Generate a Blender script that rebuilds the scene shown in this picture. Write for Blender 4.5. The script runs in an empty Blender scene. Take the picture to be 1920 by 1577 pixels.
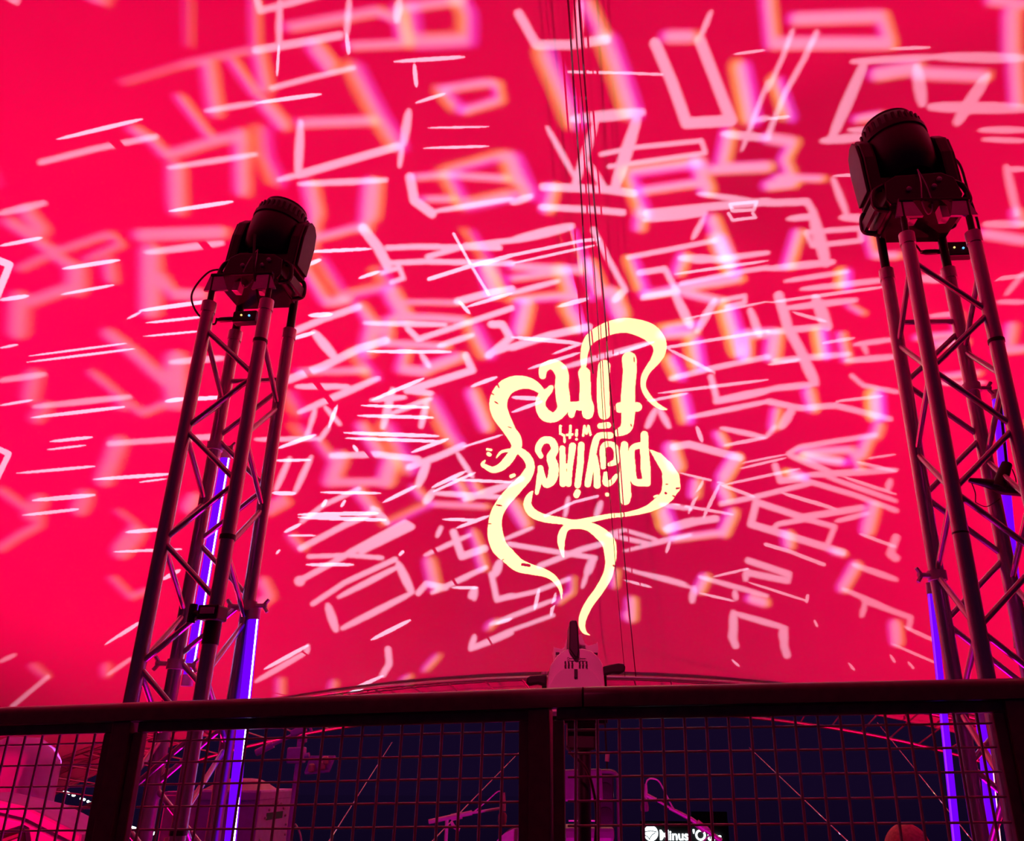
import bpy, bmesh, math, random
import numpy as np
from mathutils import Matrix, Vector
random.seed(4)
sc = bpy.context.scene
COL = sc.collection

# ------------------------------------------------------------------ camera
F, CX, CY = 1580.0, 1060.0, 788.5            # focal length and principal point in photo pixels (1920 x 1577)
CAM = Vector((0.0, 0.0, 0.95))
ZEN = (1085.0, -2950.0)                       # where the verticals meet
wz = Vector(((ZEN[0]-CX)/F, (CY-ZEN[1])/F, -1)).normalized()
fw = Vector((0, 0, -1)); wy = (fw - wz*fw.dot(wz)).normalized(); wx = wy.cross(wz)
ROT = Matrix((wx, wy, wz))
cam = bpy.data.cameras.new('camera'); camo = bpy.data.objects.new('camera', cam); COL.objects.link(camo)
cam.sensor_fit = 'HORIZONTAL'; cam.sensor_width = 36; cam.lens = F/1920*36
cam.shift_x = -(CX-960)/1920; cam.clip_start = 0.02; cam.clip_end = 500
camo.matrix_world = Matrix.Translation(CAM) @ ROT.to_4x4()
sc.camera = camo
def P(x, y, d):                              # point seen at pixel (x, y) that stands d metres ahead
    w = ROT @ Vector(((x-CX)/F, (CY-y)/F, -1)); return CAM + w*(d/w.y)

# ------------------------------------------------------------------ world and view
sc.view_settings.view_transform = 'Standard'; sc.view_settings.look = 'None'
sc.view_settings.gamma = 1; sc.view_settings.exposure = 0; sc.view_settings.use_curve_mapping = False
w = bpy.data.worlds.new('night_sky'); sc.world = w; w.use_nodes = True
w.node_tree.nodes['Background'].inputs[0].default_value = (0.0062, 0.0022, 0.0165, 1)
w.node_tree.nodes['Background'].inputs[1].default_value = 1.0
sc.cycles.max_bounces = 4; sc.cycles.diffuse_bounces = 2; sc.cycles.glossy_bounces = 3
STAGE = -0.95

def spot(name, loc, target, power, col, cone=150, radius=0.1, blend=0.3, parent=None):
    l = bpy.data.lights.new(name, 'SPOT'); l.energy = power; l.color = col; l.spot_size = math.radians(cone)
    l.spot_blend = blend; l.shadow_soft_size = radius
    o = bpy.data.objects.new(name, l); COL.objects.link(o)
    m = Matrix.Translation(loc) @ (Vector(target)-Vector(loc)).to_track_quat('-Z', 'Y').to_matrix().to_4x4()
    if parent: o.parent = parent; o.matrix_basis = WM(parent).inverted() @ m
    else: o.matrix_world = m
    return o
# lamps of the place: red floods on the stage floor, one magenta par lamp for the players; plus an added front spot (their bodies are built further down)
RED = (1.0, 0.0, 0.066)
WASH = [((-6.6, 7.5, -0.62), (-4.5, 9.0, 6.0), 3500, RED, 150), ((7.6, 7.5, -0.62), (5.5, 9.0, 6.0), 3500, RED, 150),
        ((-4.2, 5.2, -0.62), (-3.6, 4.0, 6.0), 1000, RED, 140), ((4.6, 5.2, -0.62), (4.2, 4.0, 6.0), 1000, RED, 140),
        ((0.55, 3.05, -0.62), (0.4, 6.0, 0.4), 190, (1.0, 0.0, 0.55), 64),
        ((-0.35, -2.2, 3.3), (0.02, 2.45, 1.215), 400, (1.0, 0.035, 0.2), 6.5),  # added spot behind the viewer, there to brighten the follow spot
        ((-0.25, 3.95, -0.62), (-1.3, 3.1, 0.7), 330, (1.0, 0.0, 0.6), 46), ((0.75, 3.7, -0.62), (1.45, 2.75, 0.7), 260, (1.0, 0.0, 0.6), 46)]
# gobo lamps: (x of fixture, colour/power pairs with sideways lamp offset, lamp radius)
GOBO_POWER = 2.4

# ------------------------------------------------------------------ materials
def mat(name, col, rough=0.5, metal=0.0, emit=None, es=1.0, noise=0, nscale=30, bump=0, spec=0.5):
    m = bpy.data.materials.new(name); m.use_nodes = True; nt = m.node_tree; b = nt.nodes['Principled BSDF']
    b.inputs['Base Color'].default_value = (*col, 1); b.inputs['Roughness'].default_value = rough
    b.inputs['Metallic'].default_value = metal; b.inputs['Specular IOR Level'].default_value = spec
    if emit: b.inputs['Emission Color'].default_value = (*emit, 1); b.inputs['Emission Strength'].default_value = es
    if noise or bump:
        tc = nt.nodes.new('ShaderNodeTexCoord'); n = nt.nodes.new('ShaderNodeTexNoise')
        n.inputs['Scale'].default_value = nscale; n.inputs['Detail'].default_value = 4
        nt.links.new(tc.outputs['Object'], n.inputs['Vector'])
        if noise:
            r = nt.nodes.new('ShaderNodeValToRGB'); nt.links.new(n.outputs['Fac'], r.inputs[0])
            r.color_ramp.elements[0].color = (*[c*(1-noise) for c in col], 1); r.color_ramp.elements[0].position = .3
            r.color_ramp.elements[1].color = (*[min(1, c*(1+noise*.5)) for c in col], 1); r.color_ramp.elements[1].position = .7
            nt.links.new(r.outputs[0], b.inputs['Base Color'])
        if bump:
            bp = nt.nodes.new('ShaderNodeBump'); bp.inputs['Strength'].default_value = bump; bp.inputs['Distance'].default_value = .01
            nt.links.new(n.outputs['Fac'], bp.inputs['Height']); nt.links.new(bp.outputs[0], b.inputs['Normal'])
    return m
M = dict(
    canopy=mat('canopy_fabric', (.42, .42, .42), .9, noise=.03, nscale=.8, bump=.15, spec=.1),
    alu=mat('aluminium_tube', (.47, .44, .47), .33, .93, noise=.12, nscale=14),
    rail=mat('painted_steel', (.13, .085, .08), .32, 0, noise=.18, nscale=40),
    wire=mat('mesh_wire', (.4, .3, .31), .42, .2, noise=.1, nscale=60),
    black=mat('black_plastic', (.012, .011, .012), .42, noise=.2, nscale=50),
    rubber=mat('black_rubber', (.012, .01, .012), .6, noise=.2, nscale=60),
    tape=mat('black_tape', (.008, .007, .008), .5, noise=.3, nscale=60),
    darkmetal=mat('black_steel', (.03, .028, .03), .3, .7, noise=.2, nscale=30),
    lens=mat('lens_glass', (.02, .015, .02), .05, 0, noise=.05, nscale=10),
    white=mat('white_shell', (.88, .86, .86), .42, noise=.05, nscale=12),
    grey=mat('grey_metal', (.48, .45, .48), .4, .15, noise=.12, nscale=22),
    clear=mat('clear_plastic', (.5, .45, .5), .15, noise=.1, nscale=30),
    floor=mat('stage_floor', (.03, .027, .03), .7, noise=.3, nscale=8),
    stone=mat('terrace_floor', (.08, .07, .07), .8, noise=.3, nscale=6),
    ground=mat('wet_ground', (.01, .009, .02), .08, noise=.2, nscale=.4, spec=.8),
    purple_lit=mat('purple_lit_cloth', (.42, .08, .62), .85, noise=.1, nscale=9),  # pale cloth with the purple light put into its colour
    violet=mat('violet_lit_vinyl', (.46, .2, .8), .45, noise=.12, nscale=30),  # violet light on the cases and clamp stand, put into their colour
    cloth=mat('grey_cloth', (.5, .48, .5), .85, noise=.1, nscale=9),
    vinyl=mat('grey_vinyl', (.15, .13, .16), .45, noise=.12, nscale=30),
    skin=mat('skin', (.56, .36, .28), .5, noise=.08, nscale=25),
    hair=mat('red_lit_hair', (.4, .07, .08), .7, noise=.35, nscale=90),  # red of the stage light put into the hair colour
    shirt=mat('dark_shirt', (.04, .04, .05), .85, noise=.2, nscale=30),
    led=mat('led_tube', (.1, .02, .3), .3, emit=(.16, .0, 1.0), es=1.0, noise=.02),
    strip=mat('led_strip', (.8, .8, 1), .3, emit=(.75, .62, 1.0), es=12, noise=.02),
    violetstrip=mat('led_strip_violet', (.4, .1, 1), .3, emit=(.3, .02, 1.0), es=1.1, noise=.02),
    redstrip=mat('led_strip_warm', (1, .5, .5), .3, emit=(1.0, .25, .3), es=4, noise=.02),
    bulb=mat('white_bulb', (1, 1, 1), .3, emit=(.85, 1.0, .97), es=3.5, noise=.02),
    signlit=mat('lit_letters', (1, 1, 1), .3, emit=(.85, .97, 1.0), es=2.6, noise=.02),
    amber=mat('amber_led', (1, .5, .1), .3, emit=(1, .62, .2), es=1.5, noise=.02),
    blue=mat('blue_led', (.2, .5, 1), .3, emit=(.12, .5, 1), es=1.5, noise=.02),
    sign=mat('sign_board', (.008, .005, .007), .6, noise=.2, nscale=4),
)

# ------------------------------------------------------------------ mesh helpers
class MB:
    def __init__(s): s.v = []; s.f = []
    def add(s, vs, fs):
        k = len(s.v); s.v += [tuple(p) for p in vs]; s.f += [tuple(i+k for i in f) for f in fs]; return s
    def box(s, c, size, rot=None, taper=1.0):
        x, y, z = [q/2 for q in size]; R_ = rot.to_3x3() if rot else Matrix.Identity(3); vs = []
        for dz in (-1, 1):
            t = taper if dz > 0 else 1
            for dx, dy in ((-1, -1), (1, -1), (1, 1), (-1, 1)): vs.append(Vector(c) + R_ @ Vector((dx*x*t, dy*y*t, dz*z)))
        return s.add(vs, [(3, 2, 1, 0), (4, 5, 6, 7), (0, 1, 5, 4), (1, 2, 6, 5), (2, 3, 7, 6), (3, 0, 4, 7)])
    def tube(s, path, r, n=10, cap=True):
        path = [Vector(p) for p in path]; rs = r if isinstance(r, (list, tuple)) else [r]*len(path)
        t0 = (path[1]-path[0]).normalized(); up = Vector((0, 0, 1)) if abs(t0.z) < .9 else Vector((1, 0, 0))
        a = t0.cross(up).normalized(); vs = []; m = len(path)
        for i, p in enumerate(path):
            t = (path[min(i+1, m-1)] - path[max(i-1, 0)]).normalized()
            a = (a - t*a.dot(t)).normalized(); b = t.cross(a)
            for k in range(n):
                q = 2*math.pi*k/n; vs.append(p + (a*math.cos(q)+b*math.sin(q))*rs[i])
        fs = [(i*n+k, i*n+(k+1) % n, (i+1)*n+(k+1) % n, (i+1)*n+k) for i in range(m-1) for k in range(n)]
        if cap: fs += [tuple(range(n))[::-1], tuple((m-1)*n+k for k in range(n))]
        return s.add(vs, fs)
    def lathe(s, prof, n=28, mtx=None):
        mtx = mtx or Matrix.Identity(4); vs = []
        for r, z in prof:
            for k in range(n):
                q = 2*math.pi*k/n; vs.append(mtx @ Vector((r*math.cos(q), r*math.sin(q), z)))
        m = len(prof)
        fs = [(i*n+k, i*n+(k+1) % n, (i+1)*n+(k+1) % n, (i+1)*n+k) for i in range(m-1) for k in range(n)]
        fs += [tuple(range(n))[::-1], tuple((m-1)*n+k for k in range(n))]
        return s.add(vs, fs)
    def prism(s, poly, a, b, axis='y', mtx=None):   # outline in two axes pulled from a to b along the third
        mtx = mtx or Matrix.Identity(4); vs = []
        for t in (a, b):
            for u, v in poly: vs.append(mtx @ Vector({'y': (u, t, v), 'x': (t, u, v), 'z': (u, v, t)}[axis]))
        n = len(poly)
        return s.add(vs, [tuple(range(n))[::-1], tuple(range(n, 2*n))] + [(k, (k+1) % n, n+(k+1) % n, n+k) for k in range(n)])
    def mesh(s, name, m, smooth=False, bevel=0):
        me = bpy.data.meshes.new(name); me.from_pydata(s.v, [], s.f)
        bm = bmesh.new(); bm.from_mesh(me)
        bmesh.ops.recalc_face_normals(bm, faces=bm.faces)
        if bevel:
            es = [e for e in bm.edges if len(e.link_faces) == 2 and e.calc_face_angle(0) > .5]
            bmesh.ops.bevel(bm, geom=es, offset=bevel, segments=2, affect='EDGES', profile=.6, clamp_overlap=True)
        if smooth:
            for f in bm.faces: f.smooth = True
            for e in bm.edges:
                if len(e.link_faces) == 2 and e.calc_face_angle(0) > .7: e.smooth = False
        bm.to_mesh(me); bm.free(); me.materials.append(m); return me
    def build(s, name, m, parent=None, smooth=False, bevel=0, local=True):
        return obj(name, s.mesh(name, m, smooth, bevel), parent, local)
def obj(name, me, parent=None, local=True, mw=None):
    o = bpy.data.objects.new(name, me); COL.objects.link(o)
    if parent:
        o.parent = parent
        if mw is not None: o.matrix_basis = WM(parent).inverted() @ mw
        elif not local: o.matrix_basis = WM(parent).inverted()
    elif mw is not None: o.matrix_world = mw
    return o
def WM(o):
    return o.matrix_basis.copy() if o.parent is None else WM(o.parent) @ o.matrix_basis
def thing(name, label, cat, loc=(0, 0, 0), rz=0, group=None, mw=None):
    o = bpy.data.objects.new(name, None); COL.objects.link(o); o.empty_display_size = .1
    o.matrix_basis = mw if mw is not None else Matrix.Translation(loc) @ Matrix.Rotation(rz, 4, 'Z')
    return tag(o, label, cat, group)
def tag(o, label, cat, group=None):
    o['label'] = label; o['category'] = cat
    if group: o['group'] = group
    return o
def struct(o): o['kind'] = 'structure'; return o
CYL = {}
def rod(name, a, b, r, m, parent, n=10):       # straight round bar between two world points, sharing one unit cylinder for each material
    key = (m.name, n)
    if key not in CYL: CYL[key] = MB().tube([(0, 0, 0), (0, 0, 1)], 1, n).mesh('round_bar', m, smooth=True)
    a = Vector(a); b = Vector(b); d = b-a
    mw = Matrix.Translation(a) @ d.to_track_quat('Z', 'Y').to_matrix().to_4x4() @ Matrix.Diagonal((r, r, d.length, 1))
    return obj(name, CYL[key], parent, mw=mw)
def spline(pts, n=6):
    pts = [Vector(p) for p in pts]; out = []
    for i in range(len(pts)-1):
        p0 = pts[max(i-1, 0)]; p1 = pts[i]; p2 = pts[i+1]; p3 = pts[min(i+2, len(pts)-1)]
        for k in range(n):
            t = k/n; out.append(.5*((2*p1)+(p2-p0)*t+(2*p0-5*p1+4*p2-p3)*t*t+(3*p1-p0-3*p2+p3)*t**3))
    return out+[pts[-1]]

# ------------------------------------------------------------------ the setting: canopy, floors
EC = Vector((0.5, 3.0, STAGE)); EA, EB, EH = 22.0, 12.2, 7.48      # the canopy is part of a wide flattened dome
Y0, Y1 = -2.5, 14.0
def dome(y, phi, off=0.0):
    k = math.sqrt(max(0, 1-((y-EC.y)/EB)**2))
    return Vector((EC.x+(EA-off)*k*math.cos(phi), y, EC.z+(EH-off)*k*math.sin(phi)))
def canopy():
    mb = MB(); ny, nf = 60, 120; vs = []
    for i in range(ny+1):
        for j in range(nf+1): vs.append(dome(Y0+(Y1-Y0)*i/ny, math.pi*j/nf))
    fs = [(i*(nf+1)+j, i*(nf+1)+j+1, (i+1)*(nf+1)+j+1, (i+1)*(nf+1)+j) for i in range(ny) for j in range(nf)]
    mb.add(vs, fs); o = mb.build('ceiling', M['canopy'], smooth=True); struct(o)
    hem = MB().tube([dome(Y1, math.pi*j/60, .03) for j in range(61)], .035, 8).build('hem', M['canopy'], o, smooth=True)
canopy()
struct(MB().box((0.5, 8.9, STAGE-.1), (44, 13.2, .2)).build('floor', M['floor']))
struct(MB().box((0.5, 58.0, STAGE-.15), (260, 85, .1)).build('ground', M['ground']))
struct(MB().box((0.0, -1.7, -.525), (18, 8.0, 1.05)).build('terrace_floor', M['stone']))

# ------------------------------------------------------------------ light patterns thrown on the canopy
# strokes are read off the photograph in tiles: (x0, y0, scale) and then group, width, points
TILES = {'00': (0, 0, 3.942), '01': (480, 0, 3.942), '02': (960, 0, 3.942), '03': (1440, 0, 3.942),
         '10': (0, 400, 3.942), '11': (480, 400, 3.942), '12': (960, 400, 3.942), '13': (1440, 400, 3.942),
         '20': (0, 800, 3.942), '21': (480, 800, 3.942), '22': (1200, 800, 3.942),
         'R': (1200, 1050, 3.4286), 'Q': (480, 1050, 4.0), 'S': (0, 1100, 5.333), 'L2': (880, 880, 4.571)}
STROKES = {
'00': '''b 35 1340 480 1700 400 1900 360;b 22 900 610 1340 480;b 100 1540 480 1590 820;a 40 1520 820 1892 760;b 60 1720 450 1892 700;b 60 1330 720 1550 1010
b 70 980 950 1130 1040 1230 1150 1550 1050 1800 990;a 30 420 1030 1050 880;a 45 300 1200 700 1100 1150 1010;a 40 1250 1240 1892 1140;b 130 1300 1250 1310 1530
a 30 1250 1560 1720 1490;b 110 1780 1000 1790 1400;a 50 0 1577 330 1500;b 24 1390 0 1390 330;b 50 1880 0 1890 330''',
'01': '''a 45 175 0 170 330;a 20 170 330 155 560;a 45 690 0 670 250;a 30 670 250 685 400;a 60 1060 0 1040 150;b 70 250 200 640 130 900 80 1000 130;b 100 1050 80 1100 300
b 60 700 340 1100 320;a 60 0 370 350 310 620 260;b 120 440 350 540 480;a 40 120 650 420 570 720 500;c 110 720 500 900 850 1040 1070;b 90 20 400 70 650
a 30 0 760 480 695;b 100 60 760 200 920;b 70 330 910 860 890;a 60 330 900 310 1290;a 60 320 1290 700 1180 1050 1080;a 60 1130 820 1090 1060;a 35 1085 1060 1060 1230
c 80 40 960 60 1150 150 1340;a 40 160 1330 320 1290;a 30 1020 455 1540 420;a 30 1170 470 1185 640;a 16 1270 945 1720 935;a 20 1240 1095 1720 1080
b 60 1380 660 1700 610 1780 620 1800 740 1530 820;a 25 1180 760 1400 690;c 80 1380 680 1480 790;c 100 1130 60 1160 310 1560 290 1560 100 1500 0;b 70 1130 50 1500 0
a 45 320 1360 960 1330;b 110 400 1380 440 1577;b 140 860 1370 840 1577;c 60 1410 1260 1840 1140 1892 1330;c 80 1410 1290 1530 1520 1892 1440
a 70 1140 1310 1170 1480 1300 1577;b 50 1180 1310 1400 1290 1850 1320;a 40 1330 1560 1892 1470;b 50 1250 1470 1450 1470''',
'02': '''a 70 50 100 180 330 430 330 700 290;b 90 560 30 670 260;a 60 500 0 490 300;c 120 240 400 350 650 450 900;c 130 700 300 790 550 880 830;a 75 450 880 960 830
a 85 930 860 760 1390;a 60 620 900 460 1380;a 40 260 940 460 1300;a 50 560 1200 690 1400;a 60 230 1380 700 1400 900 1430;b 90 300 1390 260 1540;a 50 220 1530 600 1550 820 1570
a 22 420 530 860 540 1110 550;a 85 1060 320 1180 600 1290 910 1620 890 1390 300;a 40 1390 280 1470 90;b 90 1150 270 1330 270;a 36 660 1140 900 1090 1400 1040 1430 1130 720 1230
c 70 860 1270 1380 1200;b 110 1370 1210 1440 1400;c 80 860 1290 970 1577;b 60 960 1410 1380 1350;a 60 1000 1577 1440 1530 1892 1490;b 100 1600 990 1560 1180;a 60 1560 990 1892 1020
b 80 1490 1250 1892 1230;c 120 1690 500 1760 870;a 36 1700 1110 1892 600;a 40 1780 890 1892 870;a 22 1640 400 1870 370;a 26 1610 1510 1810 1490 1790 1550 1630 1560 1610 1510
a 40 1380 1430 1810 1490;c 110 0 1170 60 1320 120 1430;a 50 0 1500 140 1450''',
'03': '''b 95 0 0 30 320 900 320 840 120 500 130 200 140;a 38 180 230 110 420 0 660;a 44 360 240 270 430 130 680 0 1000;a 80 720 450 480 1000;a 50 620 455 1240 420;a 26 900 360 1200 350
b 100 800 550 1100 500;a 85 1100 490 1140 760;b 90 1100 540 1600 560;a 85 1620 560 1400 900;a 80 1200 790 1892 800;b 100 1820 400 1840 750;a 70 1250 420 1892 430
b 120 1800 100 1800 400;b 80 1650 0 1892 30;a 60 400 1040 720 1010;a 40 600 960 780 960;b 60 660 880 830 850;a 46 1570 960 1892 960;a 36 1590 1030 1892 1040;a 50 480 1320 580 1577
a 24 480 1300 700 1290;a 55 0 1500 290 1490 340 1577;b 80 0 1020 190 1050 120 1180 190 1350 0 1370;b 50 60 1310 400 1320;a 60 1760 1230 1840 1577;a 40 1760 1250 1892 1250
a 25 0 880 160 860;c 80 60 600 150 860''',
'10': '''a 28 0 240 310 180;b 80 60 60 220 160 390 290 560 420;b 110 200 0 300 120;b 45 140 410 390 290 810 150 890 230 650 340;a 30 460 410 880 345;b 150 560 430 560 540;a 22 450 600 840 530
b 80 540 540 200 660;a 30 0 640 210 610;b 140 140 640 130 860;b 80 800 360 820 480;b 90 1030 160 1640 140;a 48 1080 290 1640 220;b 150 1110 290 1110 700;a 30 1030 720 1540 650
b 80 1200 480 1280 600 1500 600;a 20 1080 810 1500 765;a 16 1060 910 1480 870;a 16 210 1055 940 960;a 18 200 1100 1000 1000;b 85 800 890 1000 1040 1250 1270;a 45 1260 1100 1640 1070
b 160 1300 1090 1300 1380;a 30 1220 1390 1360 1370;b 50 1250 1390 1050 1480 950 1400;a 42 0 1235 330 1190;b 110 250 1200 220 1350;a 20 0 1420 240 1380;a 18 0 995 130 970
a 42 250 1430 960 1355;a 26 230 1510 920 1430;b 90 330 1430 270 1510;b 70 880 1370 900 1430;b 50 680 1180 880 1340;a 18 940 780 1040 730;a 28 1360 1375 1640 1360''',
'11': '''b 90 430 0 400 250;b 55 470 180 760 100;b 100 830 0 800 100;a 75 790 110 900 250 970 380;a 26 370 285 850 262;a 42 970 255 1200 245 1800 255;a 42 950 370 1250 355 1892 370
a 42 1270 320 1550 240 1892 200;a 32 1280 485 1550 400 1892 310;a 22 1460 150 1600 400 1720 600;c 40 1570 130 1720 370 1850 570;b 120 1700 400 1760 580;a 55 1490 650 1720 590 1892 560
a 26 1560 690 1892 590;a 26 1500 650 1580 740;b 70 360 400 520 660 660 640;c 55 470 340 660 640;a 28 360 390 480 340;c 60 700 600 980 530;a 26 760 480 910 430;c 60 900 420 980 530
a 36 930 440 1060 400 1090 480 1000 510;b 120 1000 590 1100 760;b 35 1130 655 1500 660;a 32 390 755 560 745;a 50 240 890 500 780 760 690;b 80 770 690 890 860;b 55 1000 770 1300 770 1550 790
a 38 800 810 1400 825;b 110 860 820 820 1010;b 80 980 800 960 950;b 55 960 960 1200 970 1400 990;a 42 1120 850 1200 930 1500 830 1892 700;a 60 240 1230 500 1130 760 1000 960 940
a 65 430 880 580 1060;a 28 260 930 430 880;c 70 740 1040 860 1210;b 50 330 1170 800 1160;a 42 300 1280 680 1280;c 60 230 1330 320 1480;a 48 320 1470 900 1220;a 28 820 1020 1440 1025
b 70 1110 1000 1070 1150 1250 1170;a 40 1220 1040 1280 1130;b 80 1260 1150 1500 1060;a 55 1550 1050 1600 1160 1120 1310;a 28 860 1380 1240 1220;a 38 850 1380 1100 1360;a 42 1100 1310 1300 1330
c 90 1600 850 1700 1040;a 55 1740 820 1820 820 1880 920 1720 1050;a 42 1700 1050 1892 980;a 42 1350 980 1600 900;a 22 780 1420 1280 1435;a 26 750 1495 1310 1510;a 38 1000 1480 1290 1370
c 85 1290 1380 1400 1577;a 55 1010 1300 940 1577;a 45 1260 1400 1220 1577;a 36 440 1440 400 1577;a 36 510 1430 620 1560;a 28 600 1420 540 1577;a 28 1590 1280 1780 1210;b 90 1600 1330 1700 1577''',
'12': '''a 65 0 200 440 95;c 60 420 130 480 280 560 430;a 26 0 310 530 200 640 190;a 20 0 370 640 230;a 42 600 120 720 350 840 570;b 110 560 380 640 560;b 60 0 390 500 420;b 50 0 480 380 430
c 110 380 430 450 600;a 38 0 590 340 500;c 55 0 640 350 610 560 620;a 32 340 690 560 630;b 110 100 680 60 860;c 100 420 700 500 840;a 56 0 990 280 900 570 840;a 30 0 915 500 960
b 120 740 600 800 740;a 55 840 560 760 640;a 38 860 325 1200 260 1500 200;b 100 1480 50 1600 350;c 100 1520 200 1620 420;c 70 880 350 960 550;a 46 940 440 1130 410 1220 580 970 620
b 60 980 600 1250 560;b 80 1270 320 1230 430;a 55 1240 330 1560 340;a 40 1350 360 1892 290;a 24 1200 450 1892 350;a 36 1250 520 1700 430 1892 400;b 65 1150 570 1680 480;a 65 1200 590 1320 830
b 60 1250 580 1550 650;a 55 1500 640 1370 870;a 36 1560 640 1720 610 1720 660 1590 690;a 18 1280 780 1892 650;c 55 1120 850 1350 810;a 26 1150 990 1450 940 1892 870;c 110 1590 720 1680 1020
a 55 1760 710 1830 900;b 70 1700 900 1892 880;b 90 1730 900 1720 1050;a 42 1180 1220 1500 1140 1892 1060;c 95 1340 950 1370 1120;c 80 1170 1080 1230 1200;a 24 120 1150 500 1030
a 38 380 1140 1000 960;a 22 300 1040 520 960;a 22 1000 1390 1300 1330;a 24 1080 1330 1892 1230;a 46 1470 1210 1520 1390 1570 1370;a 55 1500 1390 1892 1310;a 38 1300 1510 1892 1390
c 80 1250 1360 1290 1520;a 46 1060 1450 1000 1577;a 46 1090 1450 1160 1577;b 80 940 100 960 0;a 46 980 50 1430 0;a 40 1420 30 1340 180;a 26 1600 0 1630 50 1800 30 1780 0;a 30 0 1360 200 1370;a 26 0 1470 220 1390
a 26 1150 1000 1500 1180;b 60 1120 900 1340 880;a 24 740 1050 1050 950''',
'13': '''b 80 220 150 150 380;a 85 330 0 430 370;a 46 150 40 350 20;a 52 0 410 480 360;a 40 280 140 680 110 690 200 330 240 280 140;a 55 540 30 770 40;b 55 740 150 780 310 960 310;a 36 130 500 590 430
c 80 560 440 560 530;a 42 250 560 880 490;a 26 0 660 880 540;a 46 140 700 650 640;a 75 80 610 150 850 260 1050;a 85 350 620 440 840;a 46 0 880 460 830;a 26 180 730 430 800;a 46 40 1090 600 1040
a 26 0 1120 240 1080;b 110 50 900 30 1050;c 80 380 880 410 1040;a 75 260 1070 350 1250;a 46 0 1300 360 1260;a 26 400 960 640 920;b 60 540 900 580 1080;a 46 580 1090 930 1060;a 38 640 970 930 930
a 36 690 950 730 1030;b 46 1100 920 1420 890;a 36 1200 760 1400 740;b 60 1400 750 1400 890;b 60 1240 970 1450 950;a 24 500 1390 850 1350;c 110 790 1350 800 1490;a 46 0 1390 240 1440 500 1420 900 1520
b 80 300 1320 330 1440;a 36 620 1200 700 1270 950 1320;b 36 600 680 700 740;b 46 1280 1210 1550 1180;a 36 1280 1260 1600 1250;a 38 1700 655 1892 655;a 32 1650 490 1892 460;a 38 1760 600 1892 440
a 55 1600 80 1892 80;b 90 1840 0 1860 60;b 75 1600 150 1892 200;b 60 1700 1020 1892 1000;b 80 1800 840 1780 950;a 55 1080 480 1350 490;b 60 60 1460 40 1577;a 65 180 1450 100 1577''',
'20': '''a 24 370 110 680 78;a 16 350 170 630 138;a 22 120 345 700 293;a 42 810 125 1330 90 1560 75;b 130 870 130 770 380;a 26 690 390 1260 350;a 14 1030 410 1230 385;a 32 240 545 700 505
b 120 280 555 230 640;b 120 620 520 590 600;a 24 170 655 580 610;b 55 0 470 200 610;b 60 290 670 280 730 130 810 0 900;a 28 930 780 1180 760;b 140 1000 790 900 910;a 20 840 925 1340 905
b 45 830 1120 970 1260 1080 1210;b 30 870 620 1010 730;a 26 860 1560 1030 1450;b 110 1430 540 1400 590;a 30 1200 1130 1330 1060''',
'21': '''a 34 0 95 480 88;c 55 300 0 380 80;a 36 400 0 370 80;a 36 540 0 470 100;a 28 160 160 440 60;b 55 470 120 560 240;a 28 650 45 1350 70;a 24 660 85 1400 110;b 85 780 0 910 190;c 85 960 0 1080 220
c 85 1390 0 1470 120;a 46 560 215 900 205 1200 240;b 120 620 230 560 390;b 55 520 410 900 410;b 130 990 280 960 390;c 100 1060 220 1130 310;a 50 1130 300 1350 220 1530 140;a 28 1150 190 1420 90
a 18 1530 150 1820 60;a 60 1270 260 1200 430;a 22 480 485 920 492;a 36 340 700 500 580 760 460;b 85 760 480 860 610;a 55 860 600 970 710;c 42 960 720 1280 570;a 55 1250 560 1310 480;a 28 940 560 1180 440
b 55 1170 450 1240 530;a 28 310 650 900 640;a 28 310 670 960 690;a 46 330 900 650 730 900 620;b 55 260 810 340 900;a 16 240 805 440 805;a 50 680 940 1100 710 1150 740 780 920;a 34 390 960 680 950 930 970
a 26 370 1020 720 1020;a 44 320 1140 540 1020 680 940;a 70 318 1140 325 1142;a 40 420 1310 660 1150 1030 980;a 24 1060 950 1090 920;a 42 610 1260 1040 1040;a 60 1050 1010 1150 1220;a 46 1150 1230 640 1490
a 60 530 1320 590 1500;a 30 850 1577 1140 1430;b 85 1280 1000 1320 1180;a 46 1200 1230 1260 1160 1400 1190;a 40 1300 1230 1700 1040;a 34 1250 950 1580 800;a 55 1460 780 1520 960 1690 900;b 55 1600 780 1650 900
b 65 1650 950 1680 1040;a 34 1370 740 1340 810;a 22 1380 685 1640 690;a 26 1480 750 1720 660;a 60 1800 1000 1770 1090;a 44 1740 1090 1780 1280 1890 1250;a 50 1585 1260 1620 1200;a 22 1450 1190 1640 1190
a 28 1300 450 1550 330;a 22 1310 480 1620 340;a 36 1490 200 1600 370;a 22 1430 390 1892 410;b 65 1480 400 1550 530;a 50 1540 540 1892 420;a 40 1310 490 1800 520;b 40 1300 570 1700 590;b 55 1600 420 1640 480
a 42 250 230 150 460;a 42 410 220 290 480;a 22 140 250 400 245;a 30 120 490 290 495;b 46 100 580 200 520 230 560 90 640;b 80 50 1150 100 1250 30 1310;a 26 210 780 330 720;a 18 150 940 175 910
a 26 520 540 490 590;a 22 660 545 630 590;a 26 720 140 750 180''',
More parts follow.
